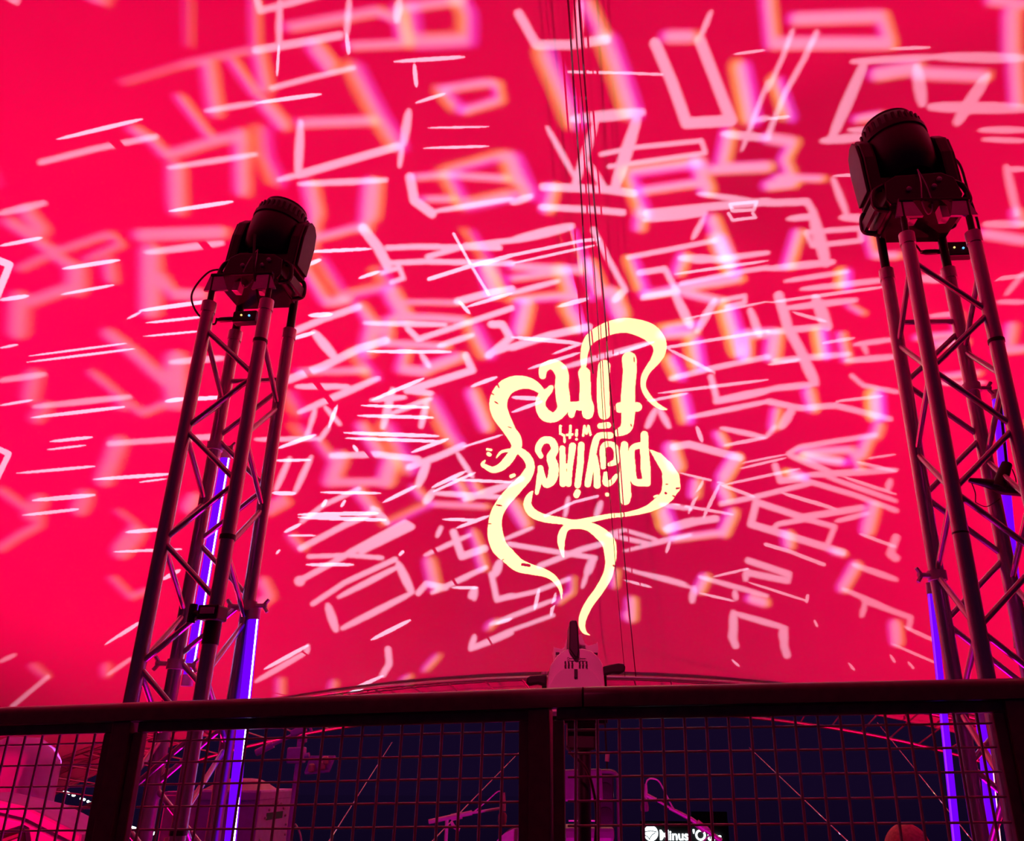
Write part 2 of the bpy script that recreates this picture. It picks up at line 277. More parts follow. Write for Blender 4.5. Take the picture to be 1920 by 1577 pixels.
'22': '''a 32 420 0 460 110;b 65 580 60 620 130;a 55 250 150 360 130 740 230;b 105 230 160 270 290;b 105 700 240 620 370;a 28 620 140 930 80;a 36 600 10 930 80;a 36 930 80 1000 0;a 18 290 340 620 420
b 75 410 420 400 500;a 26 470 390 360 640;a 26 590 420 470 670;a 22 240 570 690 650;b 85 600 440 640 520;c 105 170 640 220 750;a 55 200 760 420 700 560 680;b 85 680 640 620 780;b 50 620 780 250 830
a 36 0 890 250 820;a 26 600 430 850 520;a 22 620 430 1180 310;a 40 600 570 850 520 1250 420;a 20 740 310 1080 230;a 16 750 270 1080 205;a 40 1100 200 1180 150 1740 60;b 85 1680 100 1640 200
b 75 1760 0 1740 60;b 55 1200 190 1560 170 1620 300;c 55 1220 220 1500 260;a 46 1100 210 1400 330;a 50 1000 290 1040 400 1220 380;c 55 1100 340 1200 370;a 46 1200 360 1892 320;a 40 1200 390 1600 510 1892 620
a 36 1380 370 1892 550;a 26 1500 370 1892 500;a 46 1830 460 1850 400;a 18 1680 235 1892 205;a 26 1600 260 1892 330;a 55 860 560 820 720 1500 930;a 50 870 560 1200 670 1640 600;a 30 1050 490 1450 610
a 40 980 760 1020 720 1250 680;a 40 1250 690 1440 740 1390 860;a 36 1450 700 1680 640;b 100 1720 600 1680 760;a 26 1620 790 1892 890;a 60 1892 820 1850 940 1892 970;b 80 1090 800 1100 870
a 30 930 870 1100 920 1360 1020;b 50 1430 920 1500 940;a 50 800 990 1100 1090 1090 1140 800 1080;a 46 790 1060 780 1130;a 20 540 1110 800 1050;a 20 800 1150 1240 1290;a 26 1240 1240 1230 1300
a 36 0 1080 330 1160;a 36 440 1110 940 1250;b 80 480 1120 440 1200;a 50 400 1190 385 1290;a 20 440 1230 700 1290;b 70 820 1270 920 1300;a 40 700 1220 710 1270;a 60 690 1370 690 1577;a 44 700 1380 1080 1490
a 65 1060 1490 1060 1577;b 85 1590 1030 1500 1190;a 44 1580 1020 1892 1130;a 38 1500 1200 1892 1370;a 40 1670 1290 1640 1400;a 20 1290 1430 1310 1480''',
'R': '''a 48 600 430 590 490 615 550;a 50 930 500 925 550 945 610;a 38 1440 260 1740 370 1730 430;b 80 1640 420 1650 520;a 26 1700 430 1920 530;a 18 1610 535 1920 670;a 16 590 640 640 685;a 16 1340 660 1380 710
a 18 1610 610 1640 660;a 18 1725 655 1760 700''',
'Q': '''a 40 0 910 380 690;a 28 60 820 390 640;a 36 390 640 380 700;b 60 180 910 180 1030;a 50 990 670 1000 780 950 860;a 26 680 990 950 870;b 50 580 920 565 1000;b 44 1360 720 1270 820;b 36 1150 870 1100 900
a 44 1640 570 1610 670;a 34 1620 670 1920 550;a 26 1800 480 1920 440;b 44 1790 460 1740 510''',
'S': '''b 60 330 790 460 900;a 44 480 900 300 1050 120 1200;a 40 0 750 150 680;b 80 1060 800 1060 870;a 38 1080 880 1310 720;a 30 1050 580 1400 350''',
'L2': '''a 44 0 240 300 150 450 80;b 100 380 300 470 460;a 34 300 600 540 500;a 44 340 640 700 700 1080 760;a 50 600 830 950 690 1130 640;a 36 850 240 820 400;a 50 1130 280 1090 390;a 26 650 400 900 280 1100 230
a 70 1060 770 1010 890;a 36 1010 890 970 1010;a 34 1330 850 1890 1010;a 40 1190 560 1330 520;a 34 1330 520 1600 600;a 38 1180 560 1560 640;a 34 1330 700 1900 560;a 30 1720 620 1690 710;b 60 1250 880 1240 990
a 24 1330 950 1560 1010;b 90 1390 1130 1390 1270;b 40 1330 1240 1350 1280;a 40 190 900 240 1120 560 1050 850 940;a 40 270 780 220 910;b 44 880 930 880 1050 760 1140;a 30 600 1020 560 1200;a 30 740 1060 700 1250
a 40 180 1330 720 1120;a 36 20 1530 330 1390 720 1250;a 50 50 1020 40 1110;c 80 1680 350 1660 480;a 50 1670 510 1920 430;a 40 1640 300 1900 340''',
}
LG1 = (880, 580, 4.505); LG2 = (880, 880, 4.571)
LOGO = [  # tentacles and upside-down lettering: (tile, smooth?, x y width triples)
(LG1, 1, '965 490 45 968 400 60 985 310 75 1030 240 95 1110 190 110 1210 150 120 1320 135 125 1430 155 140 1530 200 150 1600 280 130 1605 360 105 1565 440 80 1510 510 60 1475 580 55 1470 650 45 1500 720 50 1560 790 45 1620 830 35 1670 845 10'),
(LG1, 1, '610 690 55 560 650 80 490 620 100 400 620 125 310 660 140 255 740 150 245 820 150 270 900 140 310 970 120 345 1030 105 385 1090 105 400 1150 90 370 1210 75 330 1270 80 270 1330 70 200 1355 55 140 1330 42 112 1310 34 130 1280 16'),
(LG1, 1, '230 1250 12 270 1205 25 340 1190 30 400 1190 50 450 1215 70 500 1270 75 515 1340 75 490 1420 70 430 1490 70 350 1560 75 300 1600 90'),
(LG1, 0, '150 1183 22 185 1187 22'), (LG1, 0, '160 1220 34 172 1228 34'), (LG1, 0, '355 1410 34 378 1400 30'),
(LG1, 1, '620 560 60 625 505 75 690 465 80 755 495 110 785 560 115 780 650 115 790 740 120 790 840 100 720 910 85 640 890 105 600 810 85 620 735 85 670 690 60 690 660 45'),
(LG1, 1, '970 540 105 980 640 92 980 760 105 1000 830 110 1000 880 95'), (LG1, 0, '870 820 85 862 890 55'), (LG1, 0, '880 815 70 980 815 90'),
(LG1, 1, '1140 480 105 1130 600 105 1130 750 108 1140 880 102'), (LG1, 0, '1105 985 50 1170 978 56'),
(LG1, 1, '1350 420 125 1355 520 118 1345 650 115 1340 780 125 1340 900 115 1325 1000 100 1250 1045 60'), (LG1, 0, '1270 830 90 1420 825 80'),
(LG1, 0, '962 1065 22 972 985 22 990 1050 22 1006 985 22 1024 1060 22'), (LG1, 0, '905 1065 24 908 1022 24'), (LG1, 0, '904 1096 24 905 1098 24'),
(LG1, 0, '855 985 24 848 1085 22'), (LG1, 0, '825 1060 22 870 1055 22'), (LG1, 0, '770 985 24 766 1050 22 800 1065 20 806 1120 22'),
(LG1, 1, '605 1240 42 580 1180 55 620 1110 60 690 1110 65 722 1180 65 690 1250 78 712 1330 85 700 1430 85 650 1478 60 612 1400 55 600 1340 50'), (LG1, 0, '600 1400 60 570 1550 34'),
(LG1, 0, '785 1175 52 792 1470 62'), (LG1, 0, '872 1155 62 850 1330 48 838 1475 50'), (LG1, 0, '800 1320 44 850 1330 44'),
(LG1, 0, '945 1145 55 938 1300 58 915 1485 56'), (LG1, 0, '915 1545 52 905 1570 52'),
(LG1, 1, '1000 1475 58 1030 1300 58 1060 1140 60 1095 1070 56 1190 1065 56'), (LG1, 0, '1080 1485 62 1075 1350 56 1055 1250 56'),
(LG1, 1, '1132 1330 46 1130 1165 52 1200 1140 50 1248 1200 56 1240 1280 56 1185 1310 36'), (LG1, 1, '1150 1385 34 1152 1465 54 1200 1460 48 1240 1405 34'),
(LG1, 0, '1310 1145 64 1310 1300 82 1320 1480 86 1325 1577 88'), (LG2, 0, '1330 40 92 1336 262 88'),
(LG1, 1, '1440 1150 60 1375 1180 52 1375 1320 58 1395 1450 60 1480 1462 66'), (LG1, 0, '1478 1060 66 1480 1200 74 1490 1350 84 1500 1465 66'),
(LG1, 0, '1530 1190 14 1600 1250 78 1670 1340 108 1712 1420 128 1720 1500 128'),
(LG2, 1, '1720 60 136 1722 150 140 1690 230 118 1600 300 88 1500 350 58 1350 385 40 1200 400 40 1050 430 48 900 455 50 780 440 62 650 420 70 550 380 78 500 310 72 510 240 56 540 190 18'),
(LG2, 1, '520 0 80 470 80 90 390 170 108 300 270 108 240 370 108 220 470 118 225 570 138 260 670 138 330 740 128 420 820 116 540 860 88 650 890 68 730 940 54 780 1020 34 790 1110 8'),
(LG2, 1, '805 745 20 790 660 52 790 580 72 830 500 60 920 480 62 1020 490 78 1110 540 106 1190 620 118 1210 720 108 1205 820 84 1180 920 84 1110 1040 78 1030 1150 74 980 1250 70 965 1330 58 985 1390 38 1030 1420 8'),
(LG2, 0, '925 190 42 912 218 44'), (LG2, 0, '1180 215 34 1182 217 34'), (LG2, 0, '1585 235 20 1610 225 20'),
]
GX0, GY0, GX1, GY1, CELL = -320, -220, 2240, 1344, 1.0
NXC = int((GX1-GX0)/CELL)//32*32+32; NYC = int((GY1-GY0)/CELL)//32*32+32
def paint(mask, pts, ws):
    for i in range(len(pts)-1):
        (x0, y0), (x1, y1) = pts[i], pts[i+1]; r0, r1 = ws[i]/2, ws[i+1]/2; rm = max(r0, r1)+1
        a0 = max(0, int((min(x0, x1)-rm-GX0)/CELL)); a1 = min(NXC, int((max(x0, x1)+rm-GX0)/CELL)+2)
        b0 = max(0, int((min(y0, y1)-rm-GY0)/CELL)); b1 = min(NYC, int((max(y0, y1)+rm-GY0)/CELL)+2)
        if a1 <= a0 or b1 <= b0: continue
        X, Y = np.meshgrid(GX0+(np.arange(a0, a1)+.5)*CELL, GY0+(np.arange(b0, b1)+.5)*CELL)
        dx, dy = x1-x0, y1-y0; L = dx*dx+dy*dy+1e-9; t = np.clip(((X-x0)*dx+(Y-y0)*dy)/L, 0, 1)
        mask[b0:b1, a0:a1] |= np.hypot(X-x0-t*dx, Y-y0-t*dy) < (r0+(r1-r0)*t)
masks = {k: np.zeros((NYC, NXC), bool) for k in 'abcdL'}
for key, txt in STROKES.items():
    ox, oy, s = TILES[key]
    for part in txt.replace('\n', ';').split(';'):
        q = part.split()
        if len(q) < 6: continue
        n = [float(v) for v in q[2:]]; pts = [(ox+n[i]/s, oy+n[i+1]/s) for i in range(0, len(n), 2)]
        wd = float(q[1])/s; ws = [wd]*len(pts); key_ = 'd' if q[0] == 'a' and float(q[1]) > 32 else q[0]
        if len(pts) == 2 and q[0] == 'a':         # single beams swell in the middle and thin out at the ends
            (xa, ya), (xb, yb) = pts; e0, e1 = (.3, .85) if key_ == 'a' else (.62, .92)
            pts = [(xa+(xb-xa)*t, ya+(yb-ya)*t) for t in (0, .12, .4, .6, .88, 1)]; ws = [wd*e0, wd*e1, wd*1.08, wd*1.12, wd*.95, wd*(e0+.15)]
        paint(masks[key_], pts, ws)
for (ox, oy, s), smooth, txt in LOGO:
    n = [float(v) for v in txt.split()]; tri = [Vector((ox+n[i]/s, oy+n[i+1]/s, n[i+2]/s)) for i in range(0, len(n), 3)]
    if smooth: tri = spline(tri, 5)
    paint(masks['L'], [(p.x, p.y) for p in tri], [max(1.2, p.z) for p in tri])
nick = np.zeros((NYC, NXC), bool)                 # small wear marks in the lettering
for (ox, oy, s), w_, x0, y0, x1, y1 in ((LG1, 10, 215, 780, 240, 795), (LG1, 7, 330, 993, 352, 1000), (LG1, 8, 1660, 1476, 1675, 1476), (LG1, 9, 1390, 405, 1394, 440), (LG1, 10, 1365, 975, 1370, 985), (LG1, 12, 236, 630, 250, 660), (LG1, 10, 190, 712, 205, 720),
                             (LG2, 24, 455, 815, 515, 825), (LG2, 18, 1680, 203, 1686, 207), (LG2, 16, 1238, 825, 1262, 845), (LG2, 12, 235, 305, 275, 312), (LG2, 9, 150, 465, 185, 468), (LG2, 9, 275, 785, 292, 772), (LG2, 14, 1775, 165, 1800, 160), (LG2, 12, 1745, 225, 1770, 240)):
    paint(nick, [(ox+x0/s, oy+y0/s), (ox+x1/s, oy+y1/s)], [w_/s, w_/s])
masks['L'] &= ~nick
for k in range(46):      # the pattern goes on past the edges of the photograph
    x, y = random.choice([(random.uniform(-300, -30), random.uniform(-250, 900)), (random.uniform(1950, 2220), random.uniform(-250, 1100)), (random.uniform(0, 1900), random.uniform(-300, -30))])
    a, b, t = random.uniform(30, 80), random.uniform(15, 50), random.uniform(-.5, .5)
    cs, sn = math.cos(t), math.sin(t)
    q = [(x+u*a*cs-v*b*sn, y+u*a*sn+v*b*cs) for u, v in ((-1, -1), (1, -1), (1, 1), (-1, 1), (-1, -1))]
    paint(masks[random.choice('abcd')], q, [random.uniform(8, 18)]*5)
RN = np.array(ROT)
def canopy_hit(px, py):
    c = np.stack([(px-CX)/F, (CY-py)/F, -np.ones_like(px)], -1); d = c @ RN.T
    o = np.array(CAM-EC)/np.array((EA, EB, EH)); e = d/np.array((EA, EB, EH))
    A = (e*e).sum(-1); B = (e*o).sum(-1); C = (o*o).sum()-1
    t = (-B+np.sqrt(np.maximum(B*B-A*C, 0)))/A
    return np.array(CAM)+d*t[..., None]
hx, hy = np.meshgrid(GX0+(np.arange(NXC)+.5)*CELL, GY0+(np.arange(NYC)+.5)*CELL)
PD = 0.08                                         # lamp to gobo plate
def gobo_projector(key, loc, target, lamps, radius, label):
    root = thing('gobo_projector', label, 'projector', (loc[0], loc[1], STAGE), group=None)
    L = np.array(loc); ex = np.linspace(GX0, GX0+NXC*CELL, 30); ey = np.linspace(GY0, GY0+NYC*CELL, 20)
    gx_, gy_ = np.meshgrid(ex, ey); dv = canopy_hit(gx_.ravel(), gy_.ravel())-L; dv /= np.linalg.norm(dv, axis=1)[:, None]
    am = dv.mean(0)
    for it in range(400):                         # aim at the middle of the field
        am /= np.linalg.norm(am); worst = dv[np.argmin(dv @ am)]; am = am+worst*(.2/(1+it*.1))
    am /= np.linalg.norm(am); ax = Vector(am); print('gobo', key, 'half angle', round(math.degrees(math.acos(min(dv @ am))), 1)); q = ax.to_track_quat('Z', 'Y').to_matrix()
    U = np.array(q.col[0]); V = np.array(q.col[1]); A = np.array(ax)
    def plate(px, py):
        h = canopy_hit(px, py)-L; return L+h*(PD/np.maximum(h @ A, 1e-3))[..., None]
    solid = ~masks[key]; vs = []
    size = 32; todo = np.ones((NYC//32, NXC//32), bool)
    while size >= 1:                              # quadtree: large panes where the plate is whole, fine cells along the cut edges
        s = solid.reshape(NYC//size, size, NXC//size, size).sum((1, 3))
        full = todo & (s == size*size); some = todo & (s > 0) & (s < size*size)
        r, c = np.nonzero(full); e = .12
        x0 = GX0+c*size*CELL-e; x1 = GX0+(c+1)*size*CELL+e; y0 = GY0+r*size*CELL-e; y1 = GY0+(r+1)*size*CELL+e
        vs.append(np.stack([plate(x0, y0), plate(x1, y0), plate(x1, y1), plate(x0, y1)], 1).reshape(-1, 3))
        todo = np.repeat(np.repeat(some, 2, 0), 2, 1); size //= 2
    # closed rim outside the patterned field
    xs = np.linspace(GX0, GX0+NXC*CELL, 60); ys = np.linspace(GY0, GY0+NYC*CELL, 40)
    bx = np.concatenate([xs, np.full(40, xs[-1]), xs[::-1], np.full(40, xs[0])]); by = np.concatenate([np.full(60, ys[0]), ys, np.full(60, ys[-1]), ys[::-1]])
    inner = plate(bx, by); ctr = L+A*PD; rel = inner-ctr; nr = np.linalg.norm(rel, axis=1); RR = max(nr.max()*1.06, .15)
    outer = ctr+rel/nr[:, None]*RR; inn = ctr+rel*.999; n = len(bx); j = (np.arange(n)+1) % n
    vs.append(np.stack([inn, inn[j], outer[j], outer], 1).reshape(-1, 3))
    v = np.concatenate(vs); me = bpy.data.meshes.new('gobo_plate'); nf = len(v)//4
    me.vertices.add(len(v)); me.vertices.foreach_set('co', (v-np.array(root.location)).astype(np.float32).ravel())
    me.loops.add(len(v)); me.loops.foreach_set('vertex_index', np.arange(len(v), dtype=np.int32))
    me.polygons.add(nf); me.polygons.foreach_set('loop_start', np.arange(0, len(v), 4, dtype=np.int32)); me.polygons.foreach_set('loop_total', np.full(nf, 4, np.int32))
    me.update(calc_edges=True); me.materials.append(M['tape'])
    o = obj('gobo_plate', me, root); o['label'] = 'black cut-out pattern plate'; o['kind'] = 'stuff'
    print('gobo', key, nf, 'cells, rim', round(RR, 3))
    mt = Matrix.Translation(Vector(ctr)-Vector(root.location)) @ q.to_4x4()
    R2 = RR+.004
    MB().lathe([(.06, -.30), (R2*.8, -.30), (R2, -.2), (R2, 0.0), (R2+.012, 0.0), (R2+.012, -.2), (R2*.8+.012, -.312), (.06, -.312)], 48, mt).build('barrel', M['black'], root, smooth=True)
    cz = ctr[2]-STAGE
    for sgn in (-1, 1):
        MB().box((sgn*(R2+.03), 0, cz/2-.04), (.03, .1, cz-.02), None).build('yoke_arm', M['black'], root, bevel=.004)
    MB().box((0, 0, .03), (2*R2+.1, .3, .06)).build('base', M['black'], root, bevel=.01)
    for dx, power, col in lamps:
        spot('lamp', Vector(L+U*dx), Vector(L+U*dx+A), power, col, 165, radius, 0.02, parent=root)
TG = (0.5, 9.6, 3.4)
K = GOBO_POWER
gobo_projector('a', (-2.7, 7.0, -.45), TG, [(0, 1900*K, (.6, .60, .78))], .00010, 'black floor projector for thin sharp lines, far left of five')
gobo_projector('d', (-.95, 7.0, -.45), TG, [(0, 1500*K, (.6, .50, .70))], .00032, 'black floor projector for pale frames, second from the left')
gobo_projector('b', (.95, 7.0, -.45), TG, [(.00042, 1300*K, (.55, .40, .05)), (-.00042, 1300*K, (.4, .05, .66))], .0007, 'black floor projector for soft wide frames, second from the right')
gobo_projector('c', (2.7, 7.0, -.45), TG, [(-.00055, 1500*K, (.55, .42, .04)), (.00055, 1500*K, (.4, .05, .7))], .00075, 'black floor projector for orange and purple fringed frames, far right')
gobo_projector('L', (0, 8.3, -.45), TG, [(0, 2150*K, (1.0, .86, .35))], .00006, 'black floor projector for the tentacle lettering, rearmost of five')
for i, (loc, tg, pw, colr, cone) in enumerate(WASH):
    t = thing('wash_light', ['black flood lamp on the stage floor far to the left', 'black flood lamp on the stage floor far to the right',
              'black flood lamp behind the left truss tower', 'black flood lamp behind the right truss tower', 'black par lamp aimed at the microphones', 'added black front spot on a tall stand behind the viewer, to brighten the follow spot', 'black par lamp aimed at the left truss tower', 'black par lamp aimed at the right truss tower'][i], 'lamp', (loc[0], loc[1], STAGE if loc[1] > 2 else 0))
    dirv = (Vector(tg)-Vector(loc)).normalized(); mt = Matrix.Translation(Vector(loc)-t.location) @ dirv.to_track_quat('Z', 'Y').to_matrix().to_4x4()
    MB().lathe([(.05, -.20), (.10, -.18), (.12, -.10), (.12, 0), (.127, 0), (.127, -.10), (.106, -.188), (.05, -.21)], 24, mt).build('housing', M['black'], t, smooth=True)
    hz = loc[2]-t.location.z-.33
    MB().box((0, 0, .012), (.3, .24, .024) if hz < .1 else (.7, .7, .024)).build('base_plate', M['black'], t, bevel=.004)
    if hz > .1: MB().tube([(0, 0, .02), (0, 0, hz+.02)], .025, 12).build('pole', M['black'], t, smooth=True); MB().box((0, 0, hz+.01), (.29, .05, .02)).build('yoke_bridge', M['black'], t)
    else: hz = 0
    for s in (-1, 1): MB().box((s*.14, 0, hz+.17), (.012, .04, .33)).build('yoke_arm', M['black'], t)
    spot('lamp', Vector(loc)-dirv*.02, tg, pw, colr, cone, .07 if cone > 20 else .02, .6, parent=t)

# ------------------------------------------------------------------ railing with wire mesh panels
RA, RM_, RB = P(-60, 1328, 2.36), P(1095, 1288, 2.07), P(1990, 1270, 1.975)
def railing(a, b, label, panels, posts, ext0, ext1):
    """a, b: ends of the top edge; panels and posts as distances along it"""
    u = (b-a); ln = u.length; u.normalize(); nrm = Vector((-u.y, u.x, 0)).normalized()
    root = thing('railing', label, 'railing', (a.x, a.y, 0))
    S = lambda s, v, w=0: a+u*s+Vector((0, 0, -v))+nrm*w
    def bar(name, s0, v0, s1, v1, sx, depth, m=M['rail'], bev=.004, w=0):
        p, q = S(s0, v0, w), S(s1, v1, w); c = (p+q)/2; d = (q-p)
        mtx = Matrix((u, nrm, u.cross(nrm))).transposed()
        mb = MB(); horizontal = abs(s1-s0) > abs(v1-v0)
        mb.box((0, 0, 0), (d.length if horizontal else sx, depth, sx if horizontal else d.length))
        return obj(name, mb.mesh(name, m, bevel=bev), root, mw=Matrix.Translation(c) @ mtx.to_4x4())
    # top rail: rounded cap with a flat face
    prof = [(-.030, -.046), (-.030, -.020), (-.0285, -.013), (-.025, -.0075), (-.019, -.003), (-.010, -.0008), (0, 0), (.010, -.0008), (.019, -.003), (.025, -.0075), (.0285, -.013), (.030, -.020), (.030, -.046)]
    mtx = Matrix((u, nrm, u.cross(nrm))).transposed().to_4x4()
    mb = MB().prism([(p, q) for p, q in prof], ext0, ln+ext1, 'x')
    obj('top_rail', mb.mesh('top_rail', M['rail'], smooth=True), root, mw=Matrix.Translation(a) @ mtx)
    zb = a.z-.05
    for s in posts:
        bar('post', s, .0465, s, a.z-.012, .05, .05)
        bar('foot_plate', s-.06, a.z-.006, s+.06, a.z-.006, .012, .1)
    for s0, s1 in panels:
        bar('frame_bar', s0, .060, s1, .060, .026, .026)
        bar('frame_bar', s0, zb, s1, zb, .026, .026)
        bar('frame_bar', s0+.013, .073, s0+.013, zb-.013, .026, .024); bar('frame_bar', s1-.013, .073, s1-.013, zb-.013, .026, .024)
        k = 0; s = s0+.026+.018
        while s < s1-.03:
            rod('wire', S(s, .073, .0), S(s, zb-.013, .0), .0034, M['wire'], root, 8); s += .05
        v = .073+.022
        while v < zb-.02:
            rod('wire', S(s0+.026, v, .0045), S(s1-.026, v, .0045), .0026, M['wire'], root, 8); v += .05
    return root
def along(a, b, px, py=1400):                      # distance along a-b that shows at pixel column px
    u = (b-a).normalized(); lo, hi = -1.0, 3.0
    for _ in range(40):
        mid = (lo+hi)/2; p = a+u*mid-Vector((0, 0, .1)); c = ROT.transposed() @ (p-CAM); x = CX-F*c.x/c.z
        if x < px: lo = mid
        else: hi = mid
    return lo
al = lambda x: along(RA, RM_, x); ar = lambda x: along(RM_, RB, x)
railing(RA, RM_, 'dark brown steel railing section with wire mesh, left of the rail joint',
        [(al(-700), al(221)), (al(258), al(1003))], [al(239.5), al(1022), al(-720)], al(-760), -.0015)
railing(RM_, RB, 'dark brown steel railing section with wire mesh, right of the rail joint',
        [(ar(1044), ar(1892)), (ar(1935), ar(2600))], [ar(1914), ar(2620)], .0015, ar(2680)-(RB-RM_).length)

# ------------------------------------------------------------------ truss towers
def truss_tower(fl, phi, s, top, z0, per, label):
    c = Vector((math.cos(phi), math.sin(phi), 0)); n = Vector((-math.sin(phi), math.cos(phi), 0))
    FL = Vector((fl.x, fl.y, 0)); FR = FL+c*s; BL = FL+n*s; BR = FR+n*s; ctr = (FL+BR)/2
    root = thing('truss_tower', label, 'truss', (ctr.x, ctr.y, STAGE), phi)
    R_ = .025
    for q in (FL, FR, BL, BR): rod('chord', q+Vector((0, 0, STAGE+.02)), q+Vector((0, 0, top)), R_, M['alu'], root, 16)
    for q in (FL, FR, BL, BR):
        for zz in (top-.01,): rod('coupler', q+Vector((0, 0, zz-.035)), q+Vector((0, 0, zz+.012)), .0285, M['alu'], root, 16)
    MB().box((0, 0, .01), (s+.22, s+.22, .02)).build('base_plate', M['alu'], root, bevel=.003)
    def zig(a, b, zs):
        d = (b-a).normalized(); z = zs; side = 0
        while z-per/2 > STAGE+.05:
            p, q = (a+d*.02, b-d*.02) if side == 0 else (b-d*.02, a+d*.02)
            rod('brace', p+Vector((0, 0, z-.018)), q+Vector((0, 0, z-per/2+.018)), .010, M['alu'], root, 10); z -= per/2; side ^= 1
    zig(FL, FR, z0); zig(FL, BL, z0); zig(FR, BR, z0-.03); zig(BR, BL, z0-.16)
    rod('brace', BL+Vector((0, 0, z0-.12)), BR+Vector((0, 0, z0-.12)), .010, M['alu'], root, 10)
    return root, dict(FL=FL, FR=FR, BL=BL, BR=BR, c=c, n=n, ctr=ctr, top=top)
LFL = P(308, 1000, 2.96); RFL = P(1783, 900, 2.59)
TL, L_ = truss_tower(LFL, math.radians(-4.9), .24, 2.705, 2.59, .434, 'aluminium box truss tower on the left with two violet light tubes')
TR, R_ = truss_tower(RFL, math.radians(-2.4), .24, 2.797, 2.684, .438, 'aluminium box truss tower on the right with taped black clamp')

# ------------------------------------------------------------------ moving heads on the towers
def moving_head(T, base, rz, lean, scale, label, flip):
    mw = Matrix.Translation(base) @ Matrix.Rotation(rz, 4, 'Z') @ Matrix.Rotation(lean, 4, 'Y') @ Matrix.Scale(scale, 4)
    t = thing('moving_head_light', label, 'stage light', mw=mw)
    # base box with cut corners
    prof = [(-.15, 0), (.15, 0), (.165, .03), (.15, .12), (.10, .15), (-.10, .15), (-.15, .12), (-.165, .03)]
    MB().prism(prof, -.12, .12).build('base', M['black'], t, bevel=.006)
    for sx in (-1, 1):   # carrying handles at the base ends
        h = spline([(sx*.15, -.085, .125), (sx*.19, -.085, .10), (sx*.205, -.085, .05), (sx*.20, -.085, .01), (sx*.15, -.085, -.005)], 4)
        g = MB(); g.tube(h, .012, 8); g.tube([Vector((p.x, .085, p.z)) for p in h], .012, 8)
        g.box((sx*.2, 0, .03), (.016, .19, .05)); g.build('handle', M['black'], t, smooth=True)
    arm = [(-.075, .10), (.075, .10), (.085, .30), (.065, .39), (.02, .425), (-.03, .425), (-.07, .38), (-.085, .29)]
    for sx in (-1, 1):
        a = MB().prism([(u, v) for u, v in arm], sx*.142, sx*.198, 'x').build('yoke_arm', M['black'], t, bevel=.012)
        cov = [(u*.82, .12+(v-.10)*.92) for u, v in arm]
        MB().prism(cov, sx*.198, sx*.212, 'x').build('arm_cover', M['darkmetal'], a, bevel=.004)
    MB().box((0, 0, .165), (.34, .13, .05)).build('yoke_bridge', M['black'], t, bevel=.01)
    hm = Matrix.Translation((0, 0, .34)) @ Matrix.Rotation(math.radians(4*flip), 4, 'Y') @ Matrix.Rotation(math.radians(-4), 4, 'X')
    prof = [(.05, -.155), (.10, -.145), (.135, -.10), (.145, -.03), (.147, .04), (.142, .07), (.149, .075), (.149, .10), (.140, .105), (.132, .15), (.118, .178), (.098, .186)]
    hd = MB().lathe(prof, 40, hm).build('head', M['black'], t, smooth=True)
    MB().lathe([(.098, .180), (.116, .178), (.117, .190), (.106, .194), (.098, .192)], 40, hm).build('bezel', M['darkmetal'], hd, smooth=True)
    MB().lathe([(.09, .183), (.099, .1835), (.08, .190), (.03, .194)], 40, hm).build('lens', M['lens'], hd, smooth=True)
    for k in range(28):
        q = 2*math.pi*k/28
        MB().box((0, 0, 0), (.008, .012, .042)).build('cooling_fin', M['black'], hd).matrix_basis = hm @ Matrix.Rotation(q, 4, 'Z') @ Matrix.Translation((.137, 0, .128))
    for x, z in ((-.06, .07), (.05, .075), (.08, .11)):
        MB().lathe([(.011, 0), (.011, .012), (.006, .016)], 12, Matrix.Translation((x, -.118, z)) @ Matrix.Rotation(math.pi/2, 4, 'X')).build('socket', M['grey'], t, smooth=True)
    # clamps under the base
    for sx in (-.07, .07):
        MB().box((sx, -.09, -.03), (.035, .05, .10)).build('clamp', M['clear'], t, bevel=.004)
    # safety wire loop
    MB().tube(spline([(.0, -.125, .17), (-.015, -.15, .08), (-.03, -.145, -.02), (-.01, -.13, -.07), (.02, -.125, -.02), (.015, -.13, .08), (0, -.125, .17)], 5), .003, 6).build('safety_wire', M['grey'], t, smooth=True)
    return t
HL = L_['ctr']+Vector((.02, 0, L_['top']+.135)); HR = R_['ctr']+Vector((-.02, 0, R_['top']+.155))
moving_head(TL, HL, math.radians(-7), math.radians(6), .78, 'black moving head light on top of the left truss tower', 1)
moving_head(TR, HR, math.radians(-2), math.radians(-4), .88, 'black moving head light on top of the right truss tower', -1)
for root, T, H in ((TL, L_, HL), (TR, R_, HR)):
    for q in ('BL', 'BR'):
        rod('spigot', T[q]+Vector((0, 0, T['top']-.06)), T[q]+Vector((0, 0, H.z+.03)), .0175, M['darkmetal'], root, 14)
    MB().box((0, 0, 0), (.26, .27, .012)).build('mount_plate', M['darkmetal'], root, bevel=.002).location = (0, 0, H.z-.008-STAGE)
    for q in ('FL', 'FR'):
        rod('spigot', T[q]+Vector((0, 0, T['top']-.02)), T[q]+Vector((0, 0, H.z-.012)), .012, M['darkmetal'], root, 12)
    for x in (-1, 1):
        MB().prism([(-.05, -.05), (.05, -.05), (.02, .02), (-.03, .03)], -.006, .006).build('gusset', M['alu'], root).location = (x*.10, -.125, H.z-.03-STAGE)

